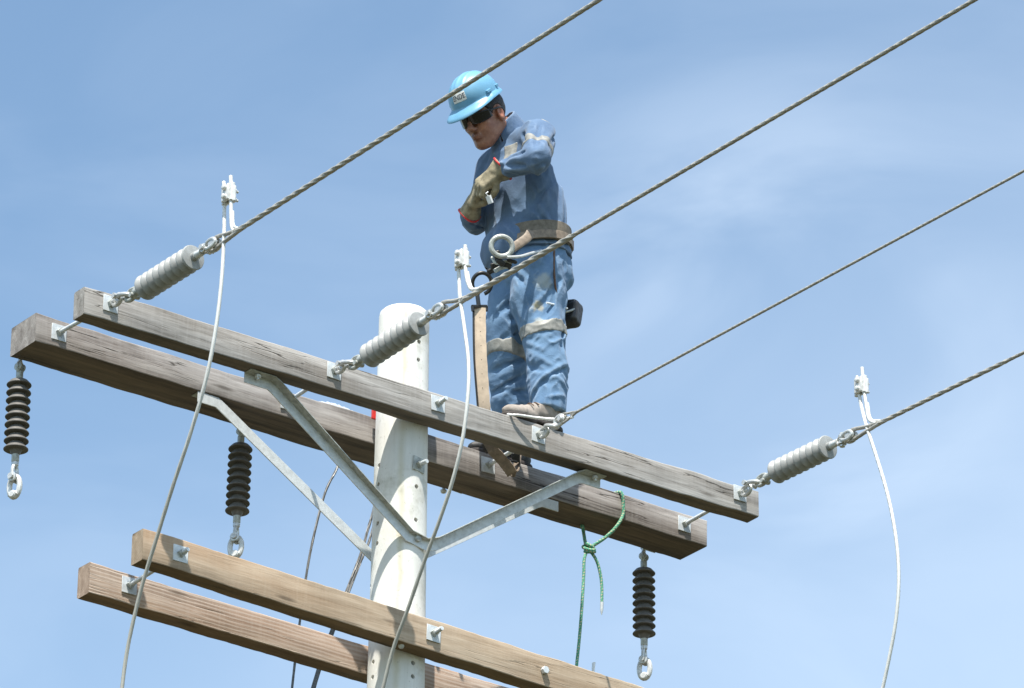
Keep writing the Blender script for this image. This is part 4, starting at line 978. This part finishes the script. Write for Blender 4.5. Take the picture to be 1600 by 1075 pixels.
# ---- trousers
def jeans_base(P):
    D = stack(P, [(zb0-.22, .655, .19, .105, .165), (zb0-.15, .658, .19, .130, .185), (zb0-.08, .652, .19, .143, .193), (zb0+.01, .645, .19, .138, .186)])
    D = smin(D, ell(P, (.715, .10, zb0-.125), (.075, .090, .095)), .03); D = smin(D, ell(P, (.715, .27, zb0-.125), (.075, .090, .095)), .03)
    for LG in (LL, RL):
        d = None
        for (a, ra), (b, rb) in zip(LG[:-1], LG[1:]):
            c_ = cone(P, a, b, ra, rb); d = c_ if d is None else smin(d, c_, .012)
        D = smin(D, d, .018)
    return D
def hemcut(P):
    a, b = LL[-1][0], RL[-1][0]; s = P[:, 1] < .21
    return np.where(s, (a[2]-.012-.10*(P[:, 0]-a[0]))-P[:, 2], (b[2]-.0)-P[:, 2])
def jeans_fn(P): return smax(jeans_base(P), hemcut(P), .004)
kneeL, kneeR = LL[3][0], RL[3][0]
JC = tube_folds(LL[0][0], LL[2][0], .105, [(.0, .75, -50, 30, 1), (.25, .95, -60, 10, -1), (.35, 1.0, 20, 60, 1), (.1, .6, 60, 20, -.8), (.55, 1.05, -30, 40, 1), (-.3, .25, -40, 0, -.9)], .016, .012)
JC += tube_folds(LL[2][0], LL[4][0], .088, [(.0, .45, 60, -40, 1.3), (.12, .6, 70, -30, -1.2), (.35, .8, -60, 20, 1), (.1, .9, -70, -50, -1), (.6, .95, 55, 10, 1)], .0100, .0125)
JC += tube_folds(LL[4][0], LL[6][0], .083, [(-.1, .25, 60, -10, 1.1), (.10, .50, -70, 10, 1.3), (.22, .62, -60, 25, -1.3), (.35, .12, 20, 75, -1.1), (.42, .85, 0, 70, 1.3), (.55, .95, 10, 80, -1.2), (.62, .45, -75, -10, 1.1), (.8, .9, -60, 0, .8)], .0095, .0145)
JC += tube_folds(RL[0][0], RL[2][0], .100, [(.2, .9, -60, 0, 1), (.4, 1.0, -40, 40, -1), (.7, 1.1, -70, -10, 1)], .015, .011)
JC += tube_folds(RL[2][0], RL[4][0], .084, [(.55, .75, -70, 40, 1.2), (.68, .9, -60, 50, -1.2), (.8, 1.05, -70, 30, 1.1), (.1, .3, -60, 20, -.8)], .011, .0125)
JC += tube_folds(RL[4][0], RL[6][0], .080, [(.0, .25, -70, 50, -1.1), (.2, .45, -60, 60, 1.2), (.36, .3, -70, 40, -1), (.5, .7, -60, 30, .9)], .011, .0125)
SEAM = [(LL[0][0]+V3(.0, -.112, .05), LL[2][0]+V3(.0, -.098, 0)), (LL[2][0]+V3(.0, -.098, 0), LL[4][0]+V3(0, -.084, 0)), (LL[4][0]+V3(0, -.084, 0), LL[6][0]+V3(0, -.080, 0))]
JC += [(a_, b_, .0048, .0045) for a_, b_ in SEAM]
def jeans_detail(P, F):
    D = creases(P, np.zeros(len(P)), [(a_, b_, w_, h_*1.3) for (a_, b_, w_, h_) in JC])
    wx = vnoise(P*6, 8)*.4
    qq = np.stack([P[:, 0]*7+P[:, 2]*4+wx, P[:, 1]*7, P[:, 2]*6-P[:, 0]*6+wx], 1); D -= .0065*sharp(ridged(qq, 71, 1)); D -= .0028*ridged(qq*2.3, 73, 1)
    D -= .0036*ridged(qq*3.4+vnoise(P*9, 4)[:, None]*.6, 75, 1)
    return D+.002
ST = [(ay(830, 474, .0), .05, (.50, .45, .30), .75), (ay(843, 478, .0), .03, (.55, .47, .28), .8), (ay(848, 440, .0), .05, (.44, .45, .38), .55), (ay(841, 500, .0), .03, (.46, .46, .38), .6)]
ST = [(p-np.array(ORG[person.name]), r_, c_, a_) for p, r_, c_, a_ in ST]
MAT['jeans'] = denim('jeans_denim', (.095, .175, .295), (.155, .26, .395), (.36, .46, .57), stains=ST)
jeans = sdf_build('trousers', jeans_fn, (.46, -.12, zUB+.02), (.86, .52, zb0+.03), .0045, 'jeans', person, jeans_detail)
for LG, c_, tl in ((LL, ay(849, 518, .05), (-.18, -.0, 1)), (RL, ay(790, 553, .30), (.16, 0, 1))):
    near = LG is LL
    band('reflective_band', jeans_fn, jeans_detail, (lambda P, c_=c_, tl=tl, near=near: np.maximum(slab(c_, tl, .025)(P), (P[:, 1]-.19) if near else (.20-P[:, 1]))), c_-.16, c_+.16, jeans)

# ---- boots
def boot(zt, yy, hx, tx, ank, m, sc=1.0, soley=0, toe_up=0):
    def up_(P):
        D = cone(P, (hx-.045, yy, zt+.11), ank+np.array((0, 0, .02)), .052, .060)
        D = smin(D, ell(P, (hx-.03, yy, zt+.055), (.062, .044, .052)), .03)
        D = smin(D, ell(P, (tx+.075, yy, zt+.040), (.090, .045, .034)), .035)
        D = smin(D, cone(P, (hx-.05, yy, zt+.09), (tx+.09, yy, zt+.055), .044, .026), .02)
        return smax(D, zt+.024-P[:, 2], .004)
    def det(P, F): return -.0025*ridged(P*np.array((22, 18, 26)), 5)-.0025*np.exp(-((P[:, 0]-tx-.075)/.004)**2)*(P[:, 2] > zt+.03)
    o = sdf_build('boot', up_, (tx-.04, yy-.09, zt), (hx+.13, yy+.09, zt+.22), .004, m, person, det)
    def sole_(P):
        D = smin(ell(P, (hx-.02, yy, zt+.016), (.062, .046, .03)), ell(P, (tx+.07, yy, zt+.016), (.090, .052, .03)), .05)
        D = smin(D, rbox(P, ((hx+tx)/2+.02, yy, zt+.016), (.09, .034, .014), .01), .02)
        D = smax(D, zt+.002-P[:, 2], .002); D = smax(D, P[:, 2]-zt-.027, .002)
        arch = np.maximum(np.abs(P[:, 0]-(hx-.085))-.028, zt-.01-P[:, 2]); arch = np.maximum(arch, P[:, 2]-zt-.012); return smax(D, -arch, .004)
    sdf_build('sole', sole_, (tx-.05, yy-.08, zt-.005), (hx+.08, yy+.08, zt+.05), .0036, 'sole', o)
    lc = MB()
    for k in range(4):
        x = tx+.115+.028*k; z = zt+.092+.011*k; lc.tube(spline([(x, yy-.040, z-.012), (x-.004, yy-.018, z+.004), (x, yy+.02, z+.006)], 4), .0028, 6)
    lc.build('laces', 'leather_brown', o)
    return o
boot(zUF, .035, .665, .415, LL[-1][0], 'boot'); 
boot(zUB, .365, .755, .485, RL[-1][0], 'boot_shaded')

# ---- gloves with red cuffs
def glove(caps, fr, el, wr, back=-.03, rad=.050, name='glove'):
    d = (wr-el)/np.linalg.norm(wr-el); pc = fr[0]; gd = (pc-wr)/np.linalg.norm(pc-wr)
    a = wr+gd*back; b = wr+gd*(back+.06)
    def fn(P):
        D = hand_sdf(P, caps, fr, .0018, .0035); c_ = cone(P, a, b, rad, .034); c_ = smax(c_, -((P-a)@gd)-.0, .003)
        D = smin(D, c_, .015); inn = cone(P, a-gd*.03, a+gd*.035, rad-.002, .032); return smax(D, -inn, .003)
    lo = np.min([c_[0] for c_ in caps]+[a, b], 0)-.07; hi = np.max([c_[1] for c_ in caps]+[a, b], 0)+.07
    g_ = sdf_build(name, fn, lo, hi, .0034, 'glove', person, lambda P, F: -.0022*ridged(P*24, 9))
    f0, f1, _ = frame_for(gd); m = MB(); m.tube([a+gd*.001+(f0*math.cos(t_)+f1*math.sin(t_))*(rad+.003*math.sin(3*t_))+gd*.006*math.sin(2*t_+1) for t_ in np.linspace(0, 2*math.pi, 30, endpoint=False)], .0042, 8, closed=True)
    m.build('cuff_trim', 'red', g_); return g_
glove(LHc, LHf, lel, lwr, -.012, .056); glove(RHc, RHf, rel, rwr, -.02, .048)
# white clip held between the gloves
c = ay(765, 312, .10); m = MB(); m.box(c, (.012, .022, .034), (hf, hl, hu)); m.tube([c+hu*.016, c+hu*.03+hf*.01, c+hu*.034-hf*.008], .003, 8)
tag(m.build('wire_clip', 'white_plastic', None, loc=c, bevel=.002), 'small white clip held between the worker\'s gloved hands', 'clip')

# ---- hair, glasses, helmet
def hair_fn(P):
    q = (P-HD)@np.array(HF).T/HS
    D = ell(q, (-.012, 0, .028), (.096, .0775, .089)); D = smax(D, q[:, 0]-.052+.55*np.maximum(.03-q[:, 2], 0)*1.2, .008)
    D = smax(D, -.036-q[:, 2]-.35*(q[:, 0]+.03), .006)
    D = smax(D, -ell(q, (.000, .082, -.012), (.030, .03, .040)), .006); D = smax(D, -ell(q, (.000, -.082, -.012), (.030, .03, .040)), .006); return D*HS
sdf_build('hair', hair_fn, HD-.16, HD+.16, .0035, 'hair', person, lambda P, F: -.002*ridged(P*60, 3))
gl = MB()
def lens_pt(a, v): rr_ = .105; return hp(.004+rr_*math.cos(a)*.98, rr_*math.sin(a)*.80, v)
for sg in (-1, 1):
    vs = []; na, nv = 14, 8
    for i in range(na+1):
        a = sg*(.07+1.02*i/na); top_ = .022-.006*(i/na); bot = -.030+.016*(i/na)**2+.010*(1-i/na)**3
        for j in range(nv+1):
            t_ = j/nv; v = bot+(top_-bot)*t_; p_ = lens_pt(a, v); vs.append(p_-hf*.006*(1-t_))
    gl.add(vs, [(i*(nv+1)+j, (i+1)*(nv+1)+j, (i+1)*(nv+1)+j+1, i*(nv+1)+j+1) for i in range(na) for j in range(nv)])
glasses = gl.build('sunglasses', 'lens', person, sharp=60)
sd = glasses.modifiers.new('thick', 'SOLIDIFY'); sd.thickness = .003; sd.offset = 0
gl = MB()
for sg in (-1, 1):
    gl.tube([lens_pt(sg*(.05+1.04*i/10), .018-.004*i/10) for i in range(11)], .0032, 8)
    gl.tube(spline([lens_pt(sg*1.09, .008), hp(.015, sg*.082, .010), hp(-.012, sg*.083, .008), hp(-.028, sg*.080, -.008)], 5), .0042, 8, flat=(1, 1))
gl.build('frame', 'steel_dark', glasses)

HC = hp(-.002, 0, .062)-rgt*.018+upv*.014                                           # helmet rests above the brow
hth = R(-11); Hf = hf*math.cos(hth)+hu*math.sin(hth); Hu = hu*math.cos(hth)-hf*math.sin(hth); Hl = hl
def hel(f_, l_, u_): return HC+(Hf*f_+Hl*l_+Hu*u_)*.985
NA, NR = 96, 40; vs = []
def dome(a, t):                                                   # a azimuth (0 front), t 0 crown .. 1 rim
    ca, sa = math.cos(a), math.sin(a); ph_ = t*math.pi/2*1.0
    A, B, Hh = (.128 if ca > 0 else .126), .107, .118
    r_ = math.sin(ph_)**.92; z = Hh*math.cos(ph_)**.9
    bump = 0
    l_ = B*sa*r_; f_ = A*ca*r_
    for l0, w_, hgt in ((0, .012, .0045), (.030, .009, .003), (-.030, .009, .003)):          # crown ridges
        if abs(l_-l0) < w_*2: bump += hgt*math.exp(-((l_-l0)/w_)**2*2)*max(0, 1-t*1.15)**.5
    k = 1+bump/.115
    return f_*k, l_*k, z*k-.004
def brimlen(a):
    ca = math.cos(a); f_ = max(0, ca); return .010+.048*f_**1.6
for i in range(NA):
    a = 2*math.pi*i/NA
    for j in range(NR+1):
        t = j/NR; vs.append(hel(*dome(a, t)))
    f_, l_, z = dome(a, 1); bl_ = brimlen(a); n_ = np.array((f_/.128**2, l_/.107**2)); n_ /= np.linalg.norm(n_)
    slot = .004 if abs(abs(math.sin(a))-1) < .03 else 0
    for (o_, dz) in ((.0015, -.004), (bl_*.4, -.008-bl_*.10), (bl_*.8, -.011-bl_*.30), (bl_, -.015-bl_*.42), (bl_, -.019-bl_*.42), (bl_*.8, -.0155-bl_*.32), (.002, -.012), (-.003, -.010)):
        vs.append(hel(f_+n_[0]*(o_+slot), l_+n_[1]*(o_+slot), z+dz))
    for j in range(12):                                           # inside of the shell
        t = 1-(j+.3)/12; f2, l2, z2 = dome(a, t); vs.append(hel(f2*.965, l2*.965, z2*.965-.003))
W_ = NR+1+8+12; fs = []
for i in range(NA):
    for j in range(W_-1): fs.append((i*W_+j, ((i+1) % NA)*W_+j, ((i+1) % NA)*W_+j+1, i*W_+j+1))
fs.append(tuple(i*W_+W_-1 for i in range(NA)))
m = MB(); m.add(vs, [q[::-1] for q in fs]); helmet = m.build('hard_hat', 'helmet', person, sharp=50)
for a in (1.35, 1.95, -1.35, -1.95):
    f_, l_, z = dome(a, .93); p_ = hel(f_*1.02, l_*1.02, z-.004); n_ = Hl*(1 if a > 0 else -1); m = MB(); m.box(p_, (.034 if abs(a) < 1.5 else .02, .010, .014), (np.cross(n_, Hu), n_, Hu)); m.build('side_lug', 'helmet', helmet, bevel=.003)
# front sticker with the company letters
me = bpy.data.curves.new('letters', 'FONT'); me.body = 'ENDE'; me.size = .030; me.align_x = 'CENTER'; me.align_y = 'CENTER'; me.offset = .0004
tob = bpy.data.objects.new('letters_tmp', me); COL.objects.link(tob); dg = bpy.context.evaluated_depsgraph_get(); dg.update(); tm = bpy.data.meshes.new_from_object(tob.evaluated_get(dg))
m = MB(); A0, U0 = .12, .040
def on_helmet(x, y, off):                                         # x across (m), y up (m) on the helmet's front left
    a = A0+x/.118; zz = U0+y; t = math.acos(min(1, max(0, (zz+.004)/.118))**(1/.9))/(math.pi/2); f_, l_, z = dome(a, t); n_ = np.array((f_/.128**2, l_/.107**2, z/.118**2)); n_ /= np.linalg.norm(n_)
    return hel(f_+n_[0]*off, l_+n_[1]*off, z+n_[2]*off)
gn, gm = 12, 8; m.add([on_helmet(-.038+.076*i/gn, -.019+.038*j/gm, .0016) for i in range(gn+1) for j in range(gm+1)], [(i*(gm+1)+j, (i+1)*(gm+1)+j, (i+1)*(gm+1)+j+1, i*(gm+1)+j+1) for i in range(gn) for j in range(gm)])
m.slot = 1; m.add([on_helmet(v.co.x*.95, v.co.y*1.0, .0024) for v in tm.vertices], [tuple(p_.vertices) for p_ in tm.polygons])
m.build('sticker', ['sticker', 'ink'], helmet, sharp=60)
bpy.data.objects.remove(tob, do_unlink=True)

# ---- tool belt
def belt_ring(mb, zc, hh_, off, tiltx=.0, th_=.006, a0=0, a1=2*math.pi, n=72, tilty=0):
    rows = []
    closed = a1-a0 > 6.2; cnt = n if closed else n+1
    for i in range(cnt):
        a = a0+(a1-a0)*i/n; q = stack_pt(zc, a, off); z = zc+tiltx*(q[0]-.64)+tilty*(q[1]-.19)
        for (o_, dz) in ((0, -hh_), (th_, -hh_*.96), (th_, hh_*.96), (0, hh_)):
            p_ = stack_pt(zc, a, off+o_); rows.append((p_[0], p_[1], z+dz))
    m_ = cnt if closed else cnt-1
    fs = [(i*4+k, ((i+1) % cnt)*4+k, ((i+1) % cnt)*4+(k+1) % 4, i*4+(k+1) % 4) for i in range(m_) for k in range(4)]
    if not closed: fs += [(0, 1, 2, 3), tuple((cnt-1)*4+k for k in (3, 2, 1, 0))]
    mb.add(rows, fs)
def stack_pt(z, a, off):
    A, B = .149+off, .199+off; return (.640-A*math.cos(a), .19-B*math.sin(a))        # a: 0 = front (-X), pi/2 = camera side (-Y)
m = MB(); belt_ring(m, zb0+.018, .046, .010, tiltx=.10); belt = m.build('tool_belt', 'web', person, bevel=.002)
m = MB(); belt_ring(m, zb0-.006, .020, .018, tiltx=.12, th_=.005); m.build('belt_strap', 'leather_tan', belt, bevel=.002)
# big oval ring and its leather tab
rc_ = ay(784, 385, -.005); m = MB(); nn_ = -fwd*.75+np.array((-.3, -.75, .0)); nn_ /= np.linalg.norm(nn_)
m.ring(rc_, nn_, .0430, .0112, 36, 10, 1.05); m.build('d_ring', 'galv_dull', belt)
m = MB(); pth = spline([ay(800, 388, -.018), ay(812, 380, -.03), ay(824, 371, -.035), ay(830, 362, -.03)], 6)
for i in range(len(pth)-1): pass
m.tube(pth, [.020]*len(pth), 12, flat=(.28, 1), up=(0, 0, 1)); m.build('leather_tab', 'leather_tan', belt)
m = MB(); m.tube(spline([ay(792, 402, -.015), ay(812, 401, -.03), ay(830, 396, -.03), ay(846, 392, -.02)], 5), .007, 10); m.build('ring_arm', 'galv_bright', belt)
# rear buckle
m = MB(); m.box(ay(869, 372, .02), (.07, .012, .075), (np.array((.82, .57, 0)), np.array((.57, -.82, 0)), np.array((0, 0, 1.)))); m.build('keeper_pad', 'leather_tan', belt, bevel=.005)
m = MB(); m.ring(ay(885, 388, .14), (.6, -.8, 0), .016, .0035, 24, 8, 1.0); m.build('small_ring', 'galv_bright', belt)
m = MB(); m.box(ay(889, 386, .20), (.02, .05, .05), (XD, YD, np.array((0, 0, 1.)))); m.build('rear_buckle', 'leather_brown', belt, bevel=.004)
# front clutter: dark snap hooks hanging under the belt
m = MB(); F3 = (rgt, -fwd, upv)
for (x, y, Y, s1, s2, an) in ((778, 402, .05, .030, .058, .3), (790, 414, .03, .052, .026, -.4), (773, 418, .08, .034, .042, .2), (782, 410, .02, .022, .040, 1.1), (766, 424, .10, .028, .024, .5), (800, 408, .0, .045, .016, -.3)):
    c, s_ = math.cos(an), math.sin(an); m.box(ay(x, y, Y), (s1, .018, s2), (rgt*c+upv*s_, -fwd, upv*c-rgt*s_))
m.build('snap_hooks', 'leather_dark', belt, bevel=.006)
m = MB(); m.tube(spline([ay(768, 402, .05), ay(776, 412, .03), ay(790, 408, .02), ay(800, 412, .01)], 5), .006, 8); m.tube(spline([ay(772, 424, .06), ay(784, 418, .04), ay(796, 416, .02)], 5), .0065, 8, flat=(.5, 1.6)); m.build('hook_tongue', 'galv_dull', belt)
# pouch behind the hip
def pouch_fn(P):
    c = ay(884, 492, .16); D = rbox(P, c, (.040, .066, .060), .022, ((.88, .42, -.30), (-.42, .9, 0), (.28, .05, .96))); D = smin(D, rbox(P, c+np.array((.006, 0, .02)), (.042, .062, .022), .015, ((.9, .42, .2), (-.42, .9, 0), (-.2, .0, 1))), .006); return D
c = ay(884, 492, .16); sdf_build('pouch', pouch_fn, c-.12, c+.12, .0042, 'leather_dark', belt, lambda P, F: -.003*ridged(P*25, 8))
m = MB(); m.tube(spline([ay(874, 488, .075), ay(886, 487, .07), ay(897, 483, .10), ay(906, 478, .16)], 5), .008, 10, flat=(1, .6)); m.build('pouch_rim', 'galv_dull', belt)
m = MB(); m.tube(spline([ay(866, 392, -.012), ay(865.5, 415, -.020), ay(867, 440, -.022), ay(870, 463, -.01), ay(872, 472, .0)], 6), .0050, 8, flat=(1.4, .6)); m.build('hanging_thong', 'leather_brown', belt)
m = MB(); m.tube([ay(854, 473, -.02), ay(870, 477, -.01), ay(886, 482, .03)], .0045, 8); m.build('pen', 'white_plastic', belt)

# ---- positioning strap: snap hook, sewn leather strap, looped end between the crossarms
stp = thing('positioning_strap', tuple(ay(752, 440, .13)), 'cream leather positioning strap on a dark snap hook hanging between worker and bright cable', 'strap')
hc = ay(753, 443, .13); m = MB(); nn_ = -fwd+rgt*.15; nn_ /= np.linalg.norm(nn_)
fr_ = frame_for(nn_); pts = [hc+fr_[0]*math.cos(a)*.041+fr_[1]*math.sin(a)*.045 for a in np.linspace(R(-70), R(262), 30)]
m.tube(pts, [.0085]*30, 12); m.tube(spline([ay(746, 462, .13), ay(747, 470, .13), ay(748, 478, .13)], 4), .0095, 10); m.tube([ay(741, 455, .13), ay(746, 463, .13)], .007, 8); m.build('snap_hook', 'steel_dark', stp)
m = MB(); m.tube([ay(737.5, 479, .13), ay(760, 479, .13)], .008, 10); m.tube([ay(738, 479, .13), ay(739, 486, .13)], .007, 8); m.tube([ay(760, 479, .13), ay(759.5, 486, .13)], .007, 8); m.build('buckle_bar', 'steel_dark', stp)
def ribbon(mb, path, wd, th_=.007, nrm=None, sub=8):
    Q = spline(path, sub); m_ = len(Q); vs = []
    for i in range(m_):
        T = Q[min(i+1, m_-1)]-Q[max(i-1, 0)]; T /= np.linalg.norm(T); t_ = i/(m_-1)
        n0 = nrm(t_) if nrm else -fwd; n0 = n0-T*(n0@T); n0 /= np.linalg.norm(n0); s_ = np.cross(T, n0); w_ = wd(t_) if callable(wd) else wd
        w_ *= 1+.03*math.sin(i*1.7)
        for (a, b_) in ((-1, -1), (1, -1), (1, 1), (-1, 1)): vs.append(Q[i]+s_*a*w_/2+n0*b_*th_/2)
    fs = [(i*4+k, (i+1)*4+k, (i+1)*4+(k+1) % 4, i*4+(k+1) % 4) for i in range(m_-1) for k in range(4)]+[(0, 1, 2, 3)[::-1], tuple((m_-1)*4+k for k in range(4))]
    mb.add(vs, fs)
m = MB(); ribbon(m, [ay(749.5, 480, .13), ay(750.5, 540, .135), ay(754, 600, .145), ay(757, 640, .16), ay(760, 665, .18), ay(763, 690, .20)], .052, .006, lambda t_: -fwd+rgt*.25)
m.build('strap_webbing', 'strap', stp, bevel=.001)
m = MB(); ribbon(m, [ay(739.5, 478, .134), ay(739.8, 486, .136), ay(741, 560, .14), ay(747, 640, .16)], .007, .006, lambda t_: -fwd-rgt*.5); m.build('edge_binding', 'leather_dark', stp)
for k in range(7):
    p_ = ay(750+.8*k, 496+22*k, .13); m = MB(); m.lathe([(0, .0022), (.0012, .0022), (.0018, .001)], p_-fwd*.0075, -fwd, 8); m.build('rivet', 'rivet', stp)
m = MB(); ribbon(m, [ay(762, 688, .20), ay(770, 703, .205), ay(784, 718, .21), ay(795, 732, .21), ay(801, 740, .215), ay(806, 736, .23), ay(808, 724, .24), ay(810, 706, .25), ay(811, 690, .25)], lambda t_: .048 if t_ < .5 else .034, .007, lambda t_: -fwd*(1 if t_ < .5 else .6)-rgt*.35)
m.build('looped_end', 'leather_tan', stp, bevel=.001)
m = MB(); F3 = (rgt, -fwd, upv); m.box(ay(806, 715, .22), (.036, .02, .040), F3); m.tube([ay(799, 720, .215), ay(808, 722, .215)], .006, 8); m.build('buckle', 'steel_dark', stp, bevel=.005)
m = MB(); m.tube([ay(753, 693, .20), ay(757, 700, .21), ay(761, 708, .22)], .005, 8); m.build('keeper_cord', 'steel_dark', stp)
